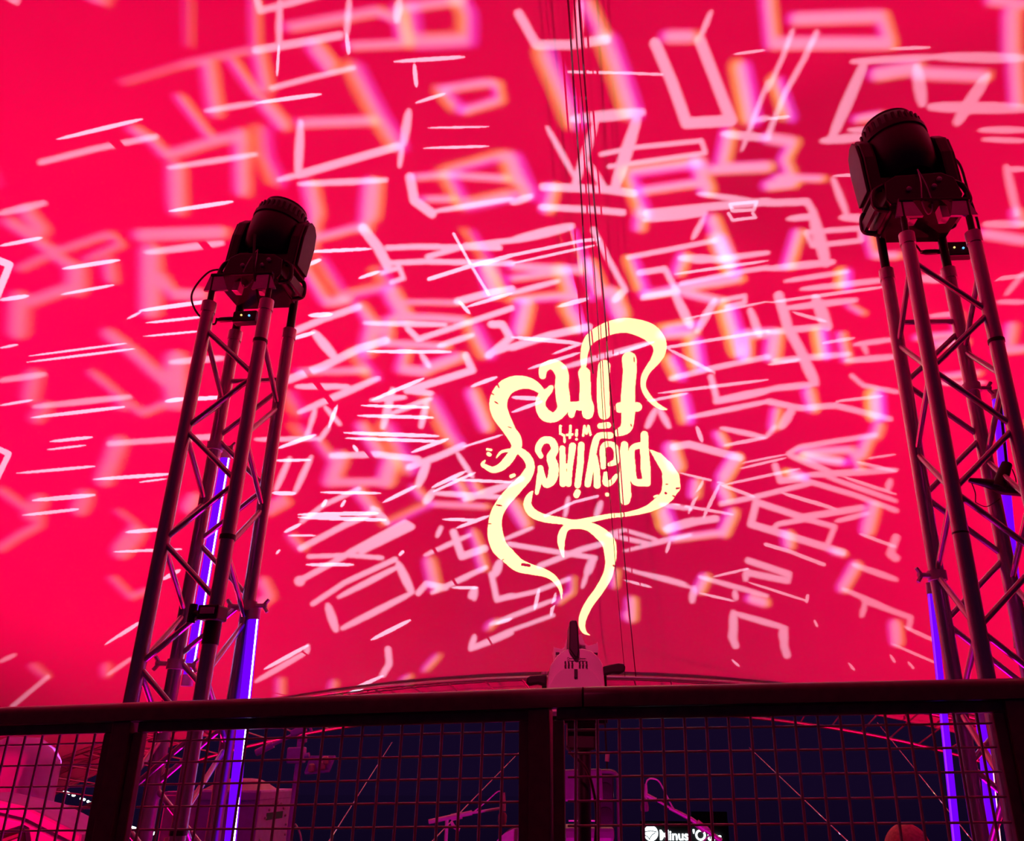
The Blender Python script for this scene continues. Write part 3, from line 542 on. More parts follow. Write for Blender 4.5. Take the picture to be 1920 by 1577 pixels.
# control boxes with glowing pilot lamps
def control_box(c, rz, size, label, cable):
    t = thing('control_box', label, 'control box', c, rz)
    MB().box((0, 0, 0), size).build('body', M['black'], t, bevel=.006)
    MB().lathe([(.004, 0), (.004, .003), (.002, .004)], 10, Matrix.Translation((-.012, -size[1]/2, .004)) @ Matrix.Rotation(math.pi/2, 4, 'X')).build('amber_lamp', M['amber'], t)
    MB().lathe([(.0045, 0), (.0045, .003), (.002, .004)], 10, Matrix.Translation((.022, -size[1]/2, .0)) @ Matrix.Rotation(math.pi/2, 4, 'X')).build('blue_lamp', M['blue'], t)
    sx = -1
    MB().lathe([(.008, 0), (.011, .02), (.011, .06), (.006, .08)], 12, Matrix.Translation((sx*size[0]/2, 0, 0)) @ Matrix.Rotation(sx*math.pi/2, 4, 'Y')).build('plug', M['black'], t, smooth=True)
    MB().tube(spline([Vector(p) for p in cable], 8), .004, 8).build('cable', M['rubber'], t, smooth=True, local=False)
    return t
cb = P(462, 597, 3.0); control_box(cb, math.radians(-7), (.10, .04, .05), 'small black control box with two pilot lamps atop the left tower',
    [cb+Vector((-.12, 0, 0)), P(400, 608, 3.0), P(372, 590, 2.97), P(359, 560, 2.98), P(368, 535, 3.0), P(392, 510, 3.02), P(415, 505, 3.05)])
cb = P(1792, 471, 2.84); control_box(cb, math.radians(-4), (.115, .04, .065), 'small black control box with two pilot lamps atop the right tower',
    [cb+Vector((-.135, 0, 0)), P(1725, 470, 2.8), P(1706, 440, 2.8), P(1698, 400, 2.8), P(1700, 360, 2.8), P(1714, 320, 2.82)])
t = tag(MB().tube(spline([P(1778, 290, 2.76), P(1800, 310, 2.74), P(1818, 370, 2.74), P(1836, 430, 2.76), P(1850, 540, 2.79), P(1866, 640, 2.79), P(1876, 760, 2.79), P(1887, 870, 2.79), P(1886, 900, 2.79)], 6), .005, 8).build('power_cable', M['rubber'], smooth=True),
        'black power cable running down the right tower from its lamp', 'cable')
t = tag(MB().tube(spline([P(478, 440, 2.94), P(476, 500, 2.93), P(484, 560, 2.95), P(490, 640, 2.96), P(462, 740, 2.96), P(448, 830, 2.96), P(438, 930, 2.96), P(425, 1010, 2.96), P(398, 1130, 2.96), P(388, 1200, 2.96), P(372, 1330, 2.96), P(345, 1577, 2.96), P(330, 1700, 2.96)], 6), .006, 8).build('power_cable', M['rubber'], smooth=True),
        'black power cable taped down the front chord of the left tower', 'cable')

# tape bands and taped clamps on the chords
def chord_at(T, q, z): return T[q]+Vector((0, 0, z))
def ring(name, root, T, q, z, h, r=.028):
    rod(name, chord_at(T, q, z-h/2), chord_at(T, q, z+h/2), r, M['tape'], root, 16)
def z_at(T, q, py):                       # height on a chord that shows at pixel row py
    d = T[q].y; lo, hi = -1.0, 4.0
    for _ in range(40):
        mid = (lo+hi)/2; c = ROT.transposed() @ (Vector((T[q].x, d, mid))-CAM); y = CY+F*c.y/c.z
        if y > py: lo = mid
        else: hi = mid
    return lo
ring('tape_band', TL, L_, 'FR', z_at(L_, 'FR', 640), .012); ring('tape_band', TL, L_, 'FR', z_at(L_, 'FR', 1008), .018)
ring('tape_band', TL, L_, 'FR', z_at(L_, 'FR', 1185), .085); ring('tape_band', TL, L_, 'FR', z_at(L_, 'FR', 1560), .02)
ring('tape_band', TR, R_, 'FR', z_at(R_, 'FR', 640), .012); ring('tape_band', TR, R_, 'FL', z_at(R_, 'FL', 1000), .006, .0256)
def chord_clamp(T, q, z, rz, label):
    t = thing('chord_clamp', label, 'clamp', T[q]+Vector((0, 0, z)), rz)
    MB().box((0, -.015, 0), (.075, .07, .05)).build('body', M['black'], t, bevel=.006)
    MB().box((0, -.052, .004), (.05, .006, .022)).build('plate', M['grey'], t, bevel=.002)
    MB().tube([(-.03, -.01, 0), (-.075, -.01, .004)], .011, 10).build('bolt', M['black'], t, smooth=True)
    MB().tube([(-.078, -.01, -.03), (-.078, -.01, .034)], .014, 10).build('grip', M['black'], t, smooth=True)
    return t
chord_clamp(L_, 'FR', z_at(L_, 'FR', 1152), math.radians(-7.6), 'black clamp with grip on the front chord of the left tower')
cz = z_at(R_, 'FR', 905); q = R_['FR']+Vector((0, 0, cz))
t = thing('taped_clamp', 'black taped clamp bar sticking out of the right tower', 'clamp', q)
MB().tube([P(1816, 900, 2.75)-q, P(1850, 906, 2.74)-q, P(1880, 915, 2.74)-q, P(1930, 922, 2.75)-q, P(1990, 930, 2.76)-q], [.008, .016, .024, .02, .018], 12).build('bar', M['tape'], t, smooth=True)
MB().tube([P(1872, 915, 2.73)-q, P(1880, 892, 2.73)-q, P(1888, 870, 2.73)-q], [.024, .022, .018], 12).build('stub', M['tape'], t, smooth=True)
for a, b in (((1822, 906), (1829, 942)), ((1898, 880), (1905, 915))):
    MB().tube(spline([P(*a, 2.72)-q, P((a[0]+b[0])/2+3, (a[1]+b[1])/2, 2.715)-q, P(*b, 2.72)-q], 4), .0018, 6).build('loose_wire', M['rubber'], t, smooth=True)
MB().tube(spline([P(1829, 942, 2.72)-q, P(1850, 950, 2.73)-q, P(1875, 935, 2.73)-q], 5), .0015, 6).build('loose_wire', M['rubber'], t, smooth=True)

# ------------------------------------------------------------------ violet light tubes beside the back chords
def light_tube(a, b, side, label, strip='strip', r=.019):
    """a top, b bottom (world); side: direction in which the bright strip sits"""
    t = thing('light_tube', label, 'light tube', b); A_ = a-b; d = A_.normalized()
    MB().tube([Vector((0, 0, 0)), A_], r, 16).build('tube', M['led'], t, smooth=True)
    s = Vector(side).normalized()*(r-.0005)
    MB().tube([s+d*.02, s+A_-d*.02], .0030, 8).build('strip', M[strip], t, smooth=True)
    for k in (0, 1):
        c = A_*k; MB().tube([c-d*.02, c+d*.02], r+.002, 16).build('end_cap', M['clear'], t, smooth=True)
    return t
def tube_clamp(root, T, q, z, toward):
    w = Vector(toward).normalized(); c = chord_at(T, q, z); m = M['grey']
    rod('tube_clamp', c-Vector((0, 0, .016)), c+Vector((0, 0, .016)), .032, m, root, 14)
    rod('clamp_bolt', c+w*.02, c+w*.07, .009, m, root, 8)
    for s in (-1, 1): rod('wing_nut', c+w*.06+Vector((0, 0, .004*s)), c+w*.075+Vector((0, 0, .024*s)), .007, m, root, 6)
light_tube(P(424, 852, 3.26), P(352, 1276, 3.26), (1, -.5, 0), 'violet light tube high on the back of the left tower')
light_tube(P(477, 1152, 3.16), P(425, 1640, 3.16), (1, -.6, 0), 'violet light tube low on the right of the left tower')
light_tube(P(1745, 1104, 2.98), P(1800, 1640, 2.98), (-1, -.6, 0), 'violet light tube low on the left of the right tower', 'violetstrip', .013)
light_tube(P(1869, 742, 3.10), P(1912, 1205, 3.10), (1, .5, 0), 'violet light tube high on the back of the right tower')
light_tube(P(1840, 1345, 3.1), P(1872, 1660, 3.1), (1, -.5, 0), 'violet light tube at the foot of the right tower', 'redstrip')
tube_clamp(TL, L_, 'BR', z_at(L_, 'BR', 1136), (1, 0, 0)); tube_clamp(TL, L_, 'BR', z_at(L_, 'BR', 1136)-.005, (-1, -.3, 0))
tube_clamp(TL, L_, 'BL', z_at(L_, 'BL', 838), (1, .2, 0)); tube_clamp(TL, L_, 'BL', z_at(L_, 'BL', 1245), (-1, -.2, 0)); tube_clamp(TL, L_, 'BL', z_at(L_, 'BL', 1247), (1, .2, 0))
tube_clamp(TR, R_, 'BL', z_at(R_, 'BL', 1080), (-1, -.2, 0)); tube_clamp(TR, R_, 'BR', z_at(R_, 'BR', 728), (1, 0, 0))

# ------------------------------------------------------------------ follow spot behind the rail
fs = P(1078, 1292, 2.55)
t = thing('follow_spot', 'white follow spot seen from behind above the railing joint', 'stage light', (fs.x, fs.y, STAGE), math.radians(2))
Z = fs.z-STAGE; S_ = .00154                       # metres for each photo pixel at that distance
def fpt(x, y): return ((x-1078)*S_, Z+(1292-y)*S_)
shell = [(1024, 1296), (1027, 1272), (1031, 1255), (1042, 1239), (1056, 1228), (1072, 1225), (1090, 1226), (1106, 1230), (1118, 1240), (1126, 1252), (1128, 1272), (1130, 1296), (1128, 1340), (1026, 1340)]
body = MB().prism([fpt(*p) for p in shell], -.10, .22).build('body', M['white'], t, smooth=True, bevel=.012)
low = [(1026, 1296), (1038, 1276), (1048, 1265), (1060, 1263), (1094, 1263), (1106, 1266), (1118, 1280), (1128, 1296), (1126, 1338), (1028, 1338)]
MB().prism([fpt(*p) for p in low], -.112, -.098).build('back_cover', M['white'], body, bevel=.003)
for i, x in enumerate((1057, 1063, 1069.5, 1083, 1089, 1095.5)):
    for y0, y1 in ((1250.5, 1254.5), (1257, 1262)):
        a, b = fpt(x-1.5, y1), fpt(x+1.5, y0)
        MB().box(((a[0]+b[0])/2, -.1125, (a[1]+b[1])/2), (b[0]-a[0], .008, b[1]-a[1])).build('vent_slot', M['black'], body)
MB().box((fpt(1076, 0)[0], -.116, fpt(0, 1272)[1]), (.009, .012, .022)).build('latch', M['black'], body)
script = MB()
for x0, amp, n in ((1061, 2.2, 5), (1081, 2.6, 6)):   # illegible maker's lettering as a small handwriting line
    pts = []
    for k in range(n*6+1):
        q_ = k/6*2*math.pi; px = x0+k/(n*6)*13-math.sin(q_)*1.0; py = 1247-abs(math.sin(q_/2))*amp*(1.5 if k < 6 else .7); u_ = fpt(px, py); pts.append((u_[0], -.1115, u_[1]))
    script.tube(pts, .0008, 5)
script.build('lettering', M['black'], body)
fin = [(1063, 1230), (1064, 1180), (1069, 1178), (1077, 1178), (1080, 1190), (1082, 1232), (1080, 1245), (1074, 1245)]
MB().prism([fpt(*p) for p in fin], -.125, .03).build('top_handle', M['black'], t, bevel=.004)
for poly in ([(1082, 1194), (1090, 1192), (1098, 1214), (1082, 1212)], [(1062, 1200), (1056, 1222), (1062, 1222)]):
    MB().prism([fpt(*p) for p in poly], -.02, .12).build('hood_panel', M['white'], t, bevel=.003)
for poly in ([(1037, 1214), (1039, 1216), (1052, 1219), (1060, 1214), (1064, 1222), (1052, 1228), (1040, 1240), (1038, 1220)],
             [(1121, 1204), (1119, 1208), (1104, 1212), (1092, 1204), (1088, 1222), (1102, 1222), (1121, 1240), (1123, 1216)]):
    MB().prism([fpt(*p) for p in poly], .0, .16).build('side_wing', M['white'], t, bevel=.004)
for x0, x1 in ((1041, 1048), (1113, 1121)):
    for y in (1226, 1234):
        a, b = fpt(x0, y+4), fpt(x1, y)
        MB().box(((a[0]+b[0])/2, -.005, (a[1]+b[1])/2), (abs(b[0]-a[0]), .012, abs(b[1]-a[1]))).build('grille_slot', M['black'], t)
for poly in ([(1129, 1254), (1146, 1250), (1158, 1248), (1168, 1249), (1171, 1254), (1170, 1262), (1160, 1266), (1148, 1265), (1129, 1270)],
             [(1024, 1270), (1008, 1271), (994, 1272), (987, 1276), (986, 1284), (992, 1289), (1008, 1286), (1024, 1290)]):
    MB().prism([fpt(*p) for p in poly], -.05, -.015).build('grip_handle', M['rubber'], t, bevel=.008)
for x0, x1, y0 in ((1016, 1025, 1264), (1130, 1140, 1264)):
    a, b = fpt(x0, 1345), fpt(x1, y0)
    MB().box(((a[0]+b[0])/2, .06, (a[1]+b[1])/2), (b[0]-a[0], .07, b[1]-a[1])).build('yoke_arm', M['black'], t, bevel=.004)
    for k in (-.2, .25): MB().lathe([(.005, 0), (.005, .006), (.003, .008)], 8, Matrix.Translation(((a[0]+b[0])/2+k*.02, .03, b[1])) ).build('bolt', M['grey'], t)
a, b = fpt(1016, 1352), fpt(1140, 1338); MB().box(((a[0]+b[0])/2, .06, (a[1]+b[1])/2), (b[0]-a[0], .09, b[1]-a[1])).build('yoke_bridge', M['black'], t, bevel=.003)
a, b = fpt(1064, 1398), fpt(1117, 1350); MB().box(((a[0]+b[0])/2, .06, (a[1]+b[1])/2), (b[0]-a[0], .1, b[1]-a[1])).build('ballast_box', M['black'], t, bevel=.006)
MB().tube([(.03, .06, fpt(0, 1398)[1]), (.03, .06, .5)], .019, 12).build('pole', M['black'], t, smooth=True)
for k in range(3):
    q_ = 2*math.pi*k/3+.4; MB().tube([(.03, .06, .55), (.03+.38*math.cos(q_), .06+.38*math.sin(q_), .012)], .012, 8).build('leg', M['black'], t, smooth=True)
tag(MB().tube(spline([P(1064, 1400, 2.5), P(1074, 1416, 2.48), P(1092, 1432, 2.48), P(1103, 1450, 2.48), P(1112, 1480, 2.48), P(1118, 1520, 2.48), P(1116, 1577, 2.48), P(1108, 1640, 2.48)], 6), .004, 8).build('lamp_cable', M['rubber'], smooth=True), 'black cable curving down from the follow spot', 'cable')
t = thing('hanging_cable', 'thin cable with a metal connector hanging beside the follow spot', 'cable', P(1139, 1440, 2.5))
MB().tube([P(1134, 1345, 2.5)-t.location, P(1137, 1412, 2.5)-t.location], .003, 6).build('cable', M['rubber'], t)
MB().tube([P(1139, 1412, 2.5)-t.location, P(1138, 1428, 2.5)-t.location], .006, 10).build('connector', M['grey'], t, smooth=True)
MB().tube([P(1138, 1428, 2.5)-t.location, P(1138, 1442, 2.5)-t.location], .0025, 6).build('tail', M['rubber'], t)

# ------------------------------------------------------------------ arch truss along the rear edge of the canopy
def arch_truss():
    root = thing('arch_truss', 'curved lattice arch truss along the rear edge of the canopy', 'truss', (EC.x, Y1-.25, STAGE))
    up = [dome(Y1-.12, math.pi*j/110, .10) for j in range(8, 103)]
    lo = [dome(Y1-.30, math.pi*j/110, .52) for j in range(8, 103)]
    bk = [dome(Y1+.10, math.pi*j/110, .50) for j in range(8, 103)]
    for line in (up, lo, bk):
        for k in range(0, len(line)-1, 8):
            seg = line[k:k+9]; MB().tube([p-root.location for p in seg], .03, 10).build('chord', M['alu'], root, smooth=True)
    for k in range(0, len(up)-1, 1):
        a, b = (up[k], lo[k+1]) if k % 2 == 0 else (lo[k], up[k+1])
        rod('lacing', a, b, .013, M['alu'], root, 8)
        if k % 2 == 0: rod('lacing', lo[k+1], bk[k], .013, M['alu'], root, 8)
arch_truss()

# ------------------------------------------------------------------ hanging cables in front of the canopy
def under(x, y, k=.965):                       # a point just inside the canopy skin
    h = canopy_hit(np.array([float(x)]), np.array([float(y)]))[0]; return CAM+(Vector(h)-CAM)*k
for pts, r, lab in (
    ([(1060, -60), (1068, 40), (1077, 180), (1088, 340), (1096, 480), (1104, 620), (1112, 700)], .0075, 'dark cable hanging under the canopy, leftmost of three'),
    ([(1074, -60), (1080, 60), (1094, 220), (1108, 420), (1121, 600), (1132, 800), (1146, 960), (1158, 1110), (1172, 1268)], .0045, 'thin dark cable hanging under the canopy, middle of three'),
    ([(1082, -60), (1088, 40), (1100, 200), (1116, 400), (1132, 560), (1142, 700), (1158, 880), (1172, 1060), (1192, 1268)], .0075, 'dark cable hanging under the canopy, rightmost of three')):
    tag(MB().tube(spline([under(*p) for p in pts], 5), r, 8).build('hanging_cable', M['rubber'], smooth=True), lab, 'cable')

# guy wires beyond the rail
for a, b, lab in (((735, 1392, 12.5), (545, 1690, 6.6), 'thin guy wire slanting left of the boom microphone'), ((972, 1412, 12.5), (700, 1690, 6.6), 'thin guy wire slanting behind the boom microphone'),
                  ((1405, 1402, 12.5), (1708, 1690, 6.6), 'thin guy wire slanting right of the second microphone'), ((1645, 1355, 12.5), (1915, 1690, 6.6), 'thin guy wire slanting down towards the right tower')):
    tag(MB().tube([P(*a), P(*b)], .005, 6).build('guy_wire', M['grey']), lab, 'wire')

# ------------------------------------------------------------------ microphones and stands
def stand_base(t, x, y, h, sp=.32):
    MB().tube([(0, 0, .12), (0, 0, h)], .011, 10).build('pole', M['grey'], t, smooth=True)
    for k in range(3):
        q = 2*math.pi*k/3+.5; MB().tube([(0, 0, .16), (sp*math.cos(q), sp*math.sin(q), .012)], .009, 8).build('leg', M['grey'], t, smooth=True)
D1 = 5.6
p0 = P(838, 1540, D1); t = thing('microphone_stand', 'boom stand holding a downward pointing microphone, left of the middle post', 'microphone stand', (p0.x, p0.y, STAGE)); O = t.location
stand_base(t, 0, 0, p0.z-STAGE+.01)
MB().tube([P(804, 1541, D1)-O, P(845, 1532, D1)-O, P(885, 1524, D1)-O], .014, 10).build('boom', M['grey'], t, smooth=True)
MB().tube([P(880, 1525, D1)-O, P(938, 1516, D1)-O], .008, 10).build('boom', M['grey'], t, smooth=True)
MB().tube([P(846, 1533, D1)-O, P(866, 1529, D1)-O], .020, 10).build('clutch', M['grey'], t, smooth=True)
MB().tube(spline([P(846, 1541, D1)-O, P(852, 1551, D1)-O, P(862, 1556, D1)-O], 4), .010, 8).build('lever', M['clear'], t, smooth=True)
t = thing('microphone', 'vocal microphone hanging straight down from the boom left of the middle post', 'microphone', P(943, 1530, D1)); O = t.location
MB().tube([P(945, 1486, D1)-O, P(945, 1506, D1)-O, P(944, 1521, D1)-O], [.006, .011, .013], 12).build('body', M['grey'], t, smooth=True)
MB().lathe([(.004, -.042), (.020, -.036), (.026, -.012), (.026, .02), (.018, .036), (.006, .04)], 20, Matrix.Translation(P(942, 1536, D1)-O)).build('grille', M['vinyl'], t, smooth=True)
MB().tube(spline([P(944, 1488, D1)-O, P(934, 1484, D1)-O, P(912, 1503, D1)-O, P(889, 1522, D1)-O], 6), .0035, 8).build('cable', M['grey'], t, smooth=True)
D2 = 5.4
p0 = P(1350, 1575, D2); t = thing('microphone_stand', 'boom stand whose arm slants up to the microphone right of the loudspeaker', 'microphone stand', (p0.x, p0.y, STAGE)); O = t.location
stand_base(t, 0, 0, p0.z-STAGE+.01)
MB().tube([P(1228, 1499, D2)-O, P(1262, 1518, D2)-O], .007, 10).build('boom', M['grey'], t, smooth=True)
MB().tube([P(1255, 1515, D2)-O, P(1296, 1536, D2)-O, P(1352, 1577, D2)-O], [.010, .013, .014], 10).build('boom', M['grey'], t, smooth=True)
MB().tube([P(1306, 1543, D2)-O, P(1322, 1556, D2)-O], .022, 10).build('clutch', M['grey'], t, smooth=True)
MB().tube([P(1212, 1491, D2)-O, P(1230, 1500, D2)-O], .012, 10).build('clip', M['grey'], t, smooth=True)
t = thing('microphone', 'vocal microphone with looping cable right of the loudspeaker', 'microphone', P(1210, 1502, D2)); O = t.location
MB().tube([P(1211, 1470, D2)-O, P(1211, 1484, D2)-O, P(1210, 1498, D2)-O], [.007, .010, .012], 12).build('body', M['grey'], t, smooth=True)
MB().lathe([(.012, -.046), (.023, -.04), (.024, -.018), (.016, .02), (.008, .036)], 18, Matrix.Translation(P(1208.5, 1506, D2)-O)).build('grille', M['vinyl'], t, smooth=True)
MB().tube(spline([P(1211, 1472, D2)-O, P(1214, 1463, D2)-O, P(1223, 1460, D2)-O, P(1236, 1466, D2)-O, P(1250, 1492, D2)-O, P(1267, 1521, D2)-O, P(1300, 1540, D2)-O, P(1322, 1548, D2)-O, P(1332, 1562, D2)-O, P(1318, 1578, D2)-O], 6), .0045, 8).build('cable', M['grey'], t, smooth=True)
p0 = P(984, 1470, 5.2); t = thing('microphone_stand', 'thin straight stand half hidden by the left edge of the middle post', 'microphone stand', (p0.x, p0.y, STAGE)); O = t.location
stand_base(t, 0, 0, p0.z-STAGE, .14)
MB().lathe([(.010, -.03), (.016, -.02), (.016, .0), (.009, .02)], 14, Matrix.Translation(p0-O)).build('clip', M['grey'], t, smooth=True)
MB().lathe([(.012, -.02), (.017, 0), (.010, .03)], 14, Matrix.Translation(P(984, 1456, 5.2)-O)).build('clip', M['grey'], t, smooth=True)

# clamp stand with a tilted lamp head and a tray
D3 = 4.0
p0 = P(558, 1440, D3); t = thing('clamp_stand', 'upright stand with a block joint, tilted head and small tray beside the left tower', 'stand', (p0.x, p0.y, STAGE)); O = t.location
MB().tube([(0, 0, .1), (0, 0, p0.z-STAGE+.04)], .013, 12).build('pole', M['violet'], t, smooth=True)
for k in range(3):
    q = 2*math.pi*k/3+.2; MB().tube([(0, 0, .18), (.15*math.cos(q), .15*math.sin(q), .012)], .011, 8).build('leg', M['violet'], t, smooth=True)
rx = Matrix.Rotation(math.radians(-3), 4, 'Y')
MB().box(P(556, 1416, D3)-O, (.075, .05, .066), rx).build('block', M['violet'], t, bevel=.008)
MB().tube([P(562, 1404, D3)-O, P(563, 1380, D3)-O], [.013, .011], 10).build('neck', M['violet'], t, smooth=True)
MB().lathe([(.004, -.02), (.016, -.012), (.016, .012), (.006, .02)], 14, Matrix.Translation(P(569, 1386, D3)-O)).build('knob', M['violet'], t, smooth=True)
MB().box(P(560, 1371, D3)-O, (.062, .05, .028), Matrix.Rotation(math.radians(-24), 4, 'Y')).build('head', M['violet'], t, bevel=.006)
MB().tube(spline([P(570, 1366, D3)-O, P(580, 1362, D3)-O, P(584, 1372, D3)-O], 4), .006, 8).build('hook', M['violet'], t, smooth=True)
MB().tube([P(480, 1412, D3)-O, P(512, 1396, D3)-O], .015, 10).build('side_arm', M['violet'], t, smooth=True)
MB().tube([P(508, 1398, D3)-O, P(548, 1379, D3)-O], .008, 10).build('side_arm', M['violet'], t, smooth=True)
MB().tube([P(566, 1419, D3)-O, P(580, 1416, D3)-O], .012, 10).build('bracket', M['violet'], t, smooth=True)
tr = [(582, 1417), (628, 1417), (618, 1446), (570, 1450)]
MB().add([P(x, y, D3+dd)-O for dd in (.0, .012) for x, y in tr], [(0, 1, 2, 3), (7, 6, 5, 4), (0, 4, 5, 1), (1, 5, 6, 2), (2, 6, 7, 3), (3, 7, 4, 0)]).build('tray', M['violet'], t, bevel=.002)
MB().tube([P(628, 1417, D3-.01)-O, P(617, 1446, D3-.01)-O, P(572, 1451, D3-.01)-O], .005, 8).build('tray_rim', M['violet'], t, smooth=True)
for x, y in ((584, 1440), (604, 1436), (610, 1426)):
    MB().lathe([(.008, -.018), (.014, -.012), (.014, .012), (.008, .018)], 12, Matrix.Translation(P(x, y, D3-.02)-O)).build('small_knob', M['skin'], t, smooth=True)
MB().tube(spline([P(553, 1545, D3)-O, P(560, 1556, D3)-O, P(565, 1577, D3)-O, P(566, 1610, D3)-O], 4), .004, 6).build('cable', M['grey'], t, smooth=True)

# road case / amplifier next to the left tower
D4 = 4.1
A1 = P(432, 1485, D4); B1 = P(490, 1480, D4-.02); C1 = P(552, 1512, D4+.55)
t = thing('road_case', 'amplifier case with padded top and riveted side beside the left tower', 'amplifier', (A1.x, A1.y, STAGE)); O = t.location
xd = (Vector((B1.x, B1.y, 0))-Vector((A1.x, A1.y, 0))); yd = Vector((C1.x-B1.x, C1.y-B1.y, 0))
w_ = .30; xd.normalize(); xd *= w_; base = Vector((B1.x, B1.y, 0))-xd; H_ = B1.z-STAGE
def cpt(u, v, z): return base+xd*u+yd*v+Vector((0, 0, STAGE+z))-O
def cbox(name, u0, u1, v0, v1, z0, z1, m, bev=.004):
    return MB().add([cpt(u, v, z) for z in (z0, z1) for u, v in ((u0, v0), (u1, v0), (u1, v1), (u0, v1))],
                    [(3, 2, 1, 0), (4, 5, 6, 7), (0, 1, 5, 4), (1, 2, 6, 5), (2, 3, 7, 6), (3, 0, 4, 7)]).build(name, m, t, bevel=bev)
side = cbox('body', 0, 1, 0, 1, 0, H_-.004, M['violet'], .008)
cbox('lid_band', -.01, 1.01, -.02, 1.0, H_-.045, H_-.01, M['violet'])
pad = MB(); N_ = 8; vs = []; fs = []
for i in range(N_+1):
    for j in range(N_+1):
        u, v = i/N_, j/N_; k = (1-abs(2*u-1)**4)*(1-abs(2*v-1)**4); vs.append(cpt(.04+u*.92, .03+v*.5, H_-.006+.05*k))
for i in range(N_):
    for j in range(N_): fs.append((i*(N_+1)+j, (i+1)*(N_+1)+j, (i+1)*(N_+1)+j+1, i*(N_+1)+j+1))
pad.add(vs, fs).build('padded_top', M['cloth'], t, smooth=True)
for z0 in (.10, .28):
    cbox('side_slot', .995, 1.006, .22, .66, H_-z0-.03, H_-z0, M['black'], 0)
for k in range(20):
    q = 2*math.pi*k/20; v = .46+.34*math.cos(q); z = H_-.205+.145*math.sin(q)
    c = cpt(1.012, v, z); MB().lathe([(.006, -.003), (.006, .003), (.003, .005)], 8, Matrix.Translation(c) @ Matrix.Rotation(math.pi/2, 4, 'Y')).build('rivet', M['clear'], t)
cbox('front_recess', .25, .95, -.035, -.01, H_-.40, H_-.27, M['grey'])
MB().lathe([(.02, 0), (.026, .01), (.02, .03)], 14, Matrix.Translation(cpt(1.02, -.02, H_-.33)) @ Matrix.Rotation(math.pi/2, 4, 'X')).build('corner_ball', M['grey'], t, smooth=True)
# second case further left behind the tower
p0 = P(368, 1484, 4.9); t = thing('road_case', 'smaller plain case standing behind the left tower', 'amplifier', (p0.x, p0.y, STAGE), math.radians(-6)); H_ = p0.z-STAGE
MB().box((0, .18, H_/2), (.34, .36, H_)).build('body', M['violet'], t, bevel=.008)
MB().box((0, .18, H_-.012), (.35, .37, .02)).build('lid', M['violet'], t, bevel=.004)
MB().box((0, -.012, H_-.28), (.24, .03, .12)).build('front_panel', M['cloth'], t, bevel=.004)
for s in (-.1, -.03): MB().lathe([(.016, 0), (.018, .008), (.012, .016)], 12, Matrix.Translation((s, -.027, H_-.28)) @ Matrix.Rotation(math.pi/2, 4, 'X')).build('knob', M['grey'], t, smooth=True)

# tall loudspeaker beyond the follow spot
D5 = 6.2; p0 = P(1140, 1447, D5); t = thing('loudspeaker', 'tall black loudspeaker column with a lit rounded edge behind the follow spot', 'speaker', (p0.x, p0.y, STAGE)); H_ = p0.z-STAGE
MB().box((-.02, .15, H_/2), (.115, .3, H_-.02)).build('cabinet', M['black'], t, bevel=.01)
MB().tube(spline([(-.06, 0, H_), (.02, 0, H_), (.055, 0, H_-.02), (.07, 0, H_-.06), (.07, 0, H_-.2), (.072, 0, .05)], 5), .016, 10).build('lit_edge', M['vinyl'], t, smooth=True)  # lit side of the cabinet, put in as a lighter tube
for k in range(6): MB().lathe([(.05, 0), (.05, .008), (.02, .012)], 20, Matrix.Translation((-.02, -.002, H_-.12-.15*k)) @ Matrix.Rotation(math.pi/2, 4, 'X')).build('driver', M['rubber'], t, smooth=True)
# chair with a padded back and seat behind the middle post
D6 = 5.0; p0 = P(1092, 1470, D6); t = thing('stage_stool', 'padded stage seat with square backrest behind the follow spot pole', 'chair', (p0.x, p0.y, STAGE)); O = t.location
MB().box(P(1088, 1472, D6)-O, (.24, .05, .16), Matrix.Rotation(math.radians(-2), 4, 'Y')).build('backrest', M['vinyl'], t, bevel=.012)
sz = P(1088, 1553, D6).z-STAGE
MB().box((-.01, .16, sz-.03), (.36, .36, .07)).build('seat', M['vinyl'], t, bevel=.02)
MB().tube([P(1066, 1539, D6)-O, P(1124, 1539, D6)-O], .004, 8).build('cross_bar', M['white'], t)
for sx in (-1, 1): MB().tube([(sx*.10-.01, .02, sz-.04), (sx*.10-.01, .01, P(1088, 1480, D6).z-STAGE)], .010, 8).build('back_post', M['black'], t, smooth=True)
for sx in (-1, 1):
    for sy in (.02, .30): MB().tube([(sx*.15, sy, .0), (sx*.14, sy, sz-.05)], .012, 8).build('leg', M['grey'], t, smooth=True)
# drum left of the middle post
D7 = 5.3; p0 = P(990, 1552, D7); t = thing('drum', 'rounded drum top showing at the left edge of the middle post', 'drum', (p0.x-.02, p0.y+.2, STAGE)); H_ = p0.z-STAGE
dm = Matrix.Translation((0, 0, H_-.21)) @ Matrix.Rotation(math.pi/2, 4, 'X')
MB().lathe([(.19, -.16), (.2, -.15), (.2, .15), (.19, .16)], 40, dm).build('shell', M['vinyl'], t, smooth=True)
for z in (-.15, .15): MB().lathe([(.202, z-.012), (.211, z-.012), (.211, z+.012), (.202, z+.012)], 40, dm).build('hoop', M['grey'], t, smooth=True)
for k in range(3):
    q = 2*math.pi*k/3+.5; MB().tube([(.12*math.cos(q), .12*math.sin(q), H_-.38), (.2*math.cos(q), .2*math.sin(q), .01)], .01, 8).build('leg', M['grey'], t, smooth=True)

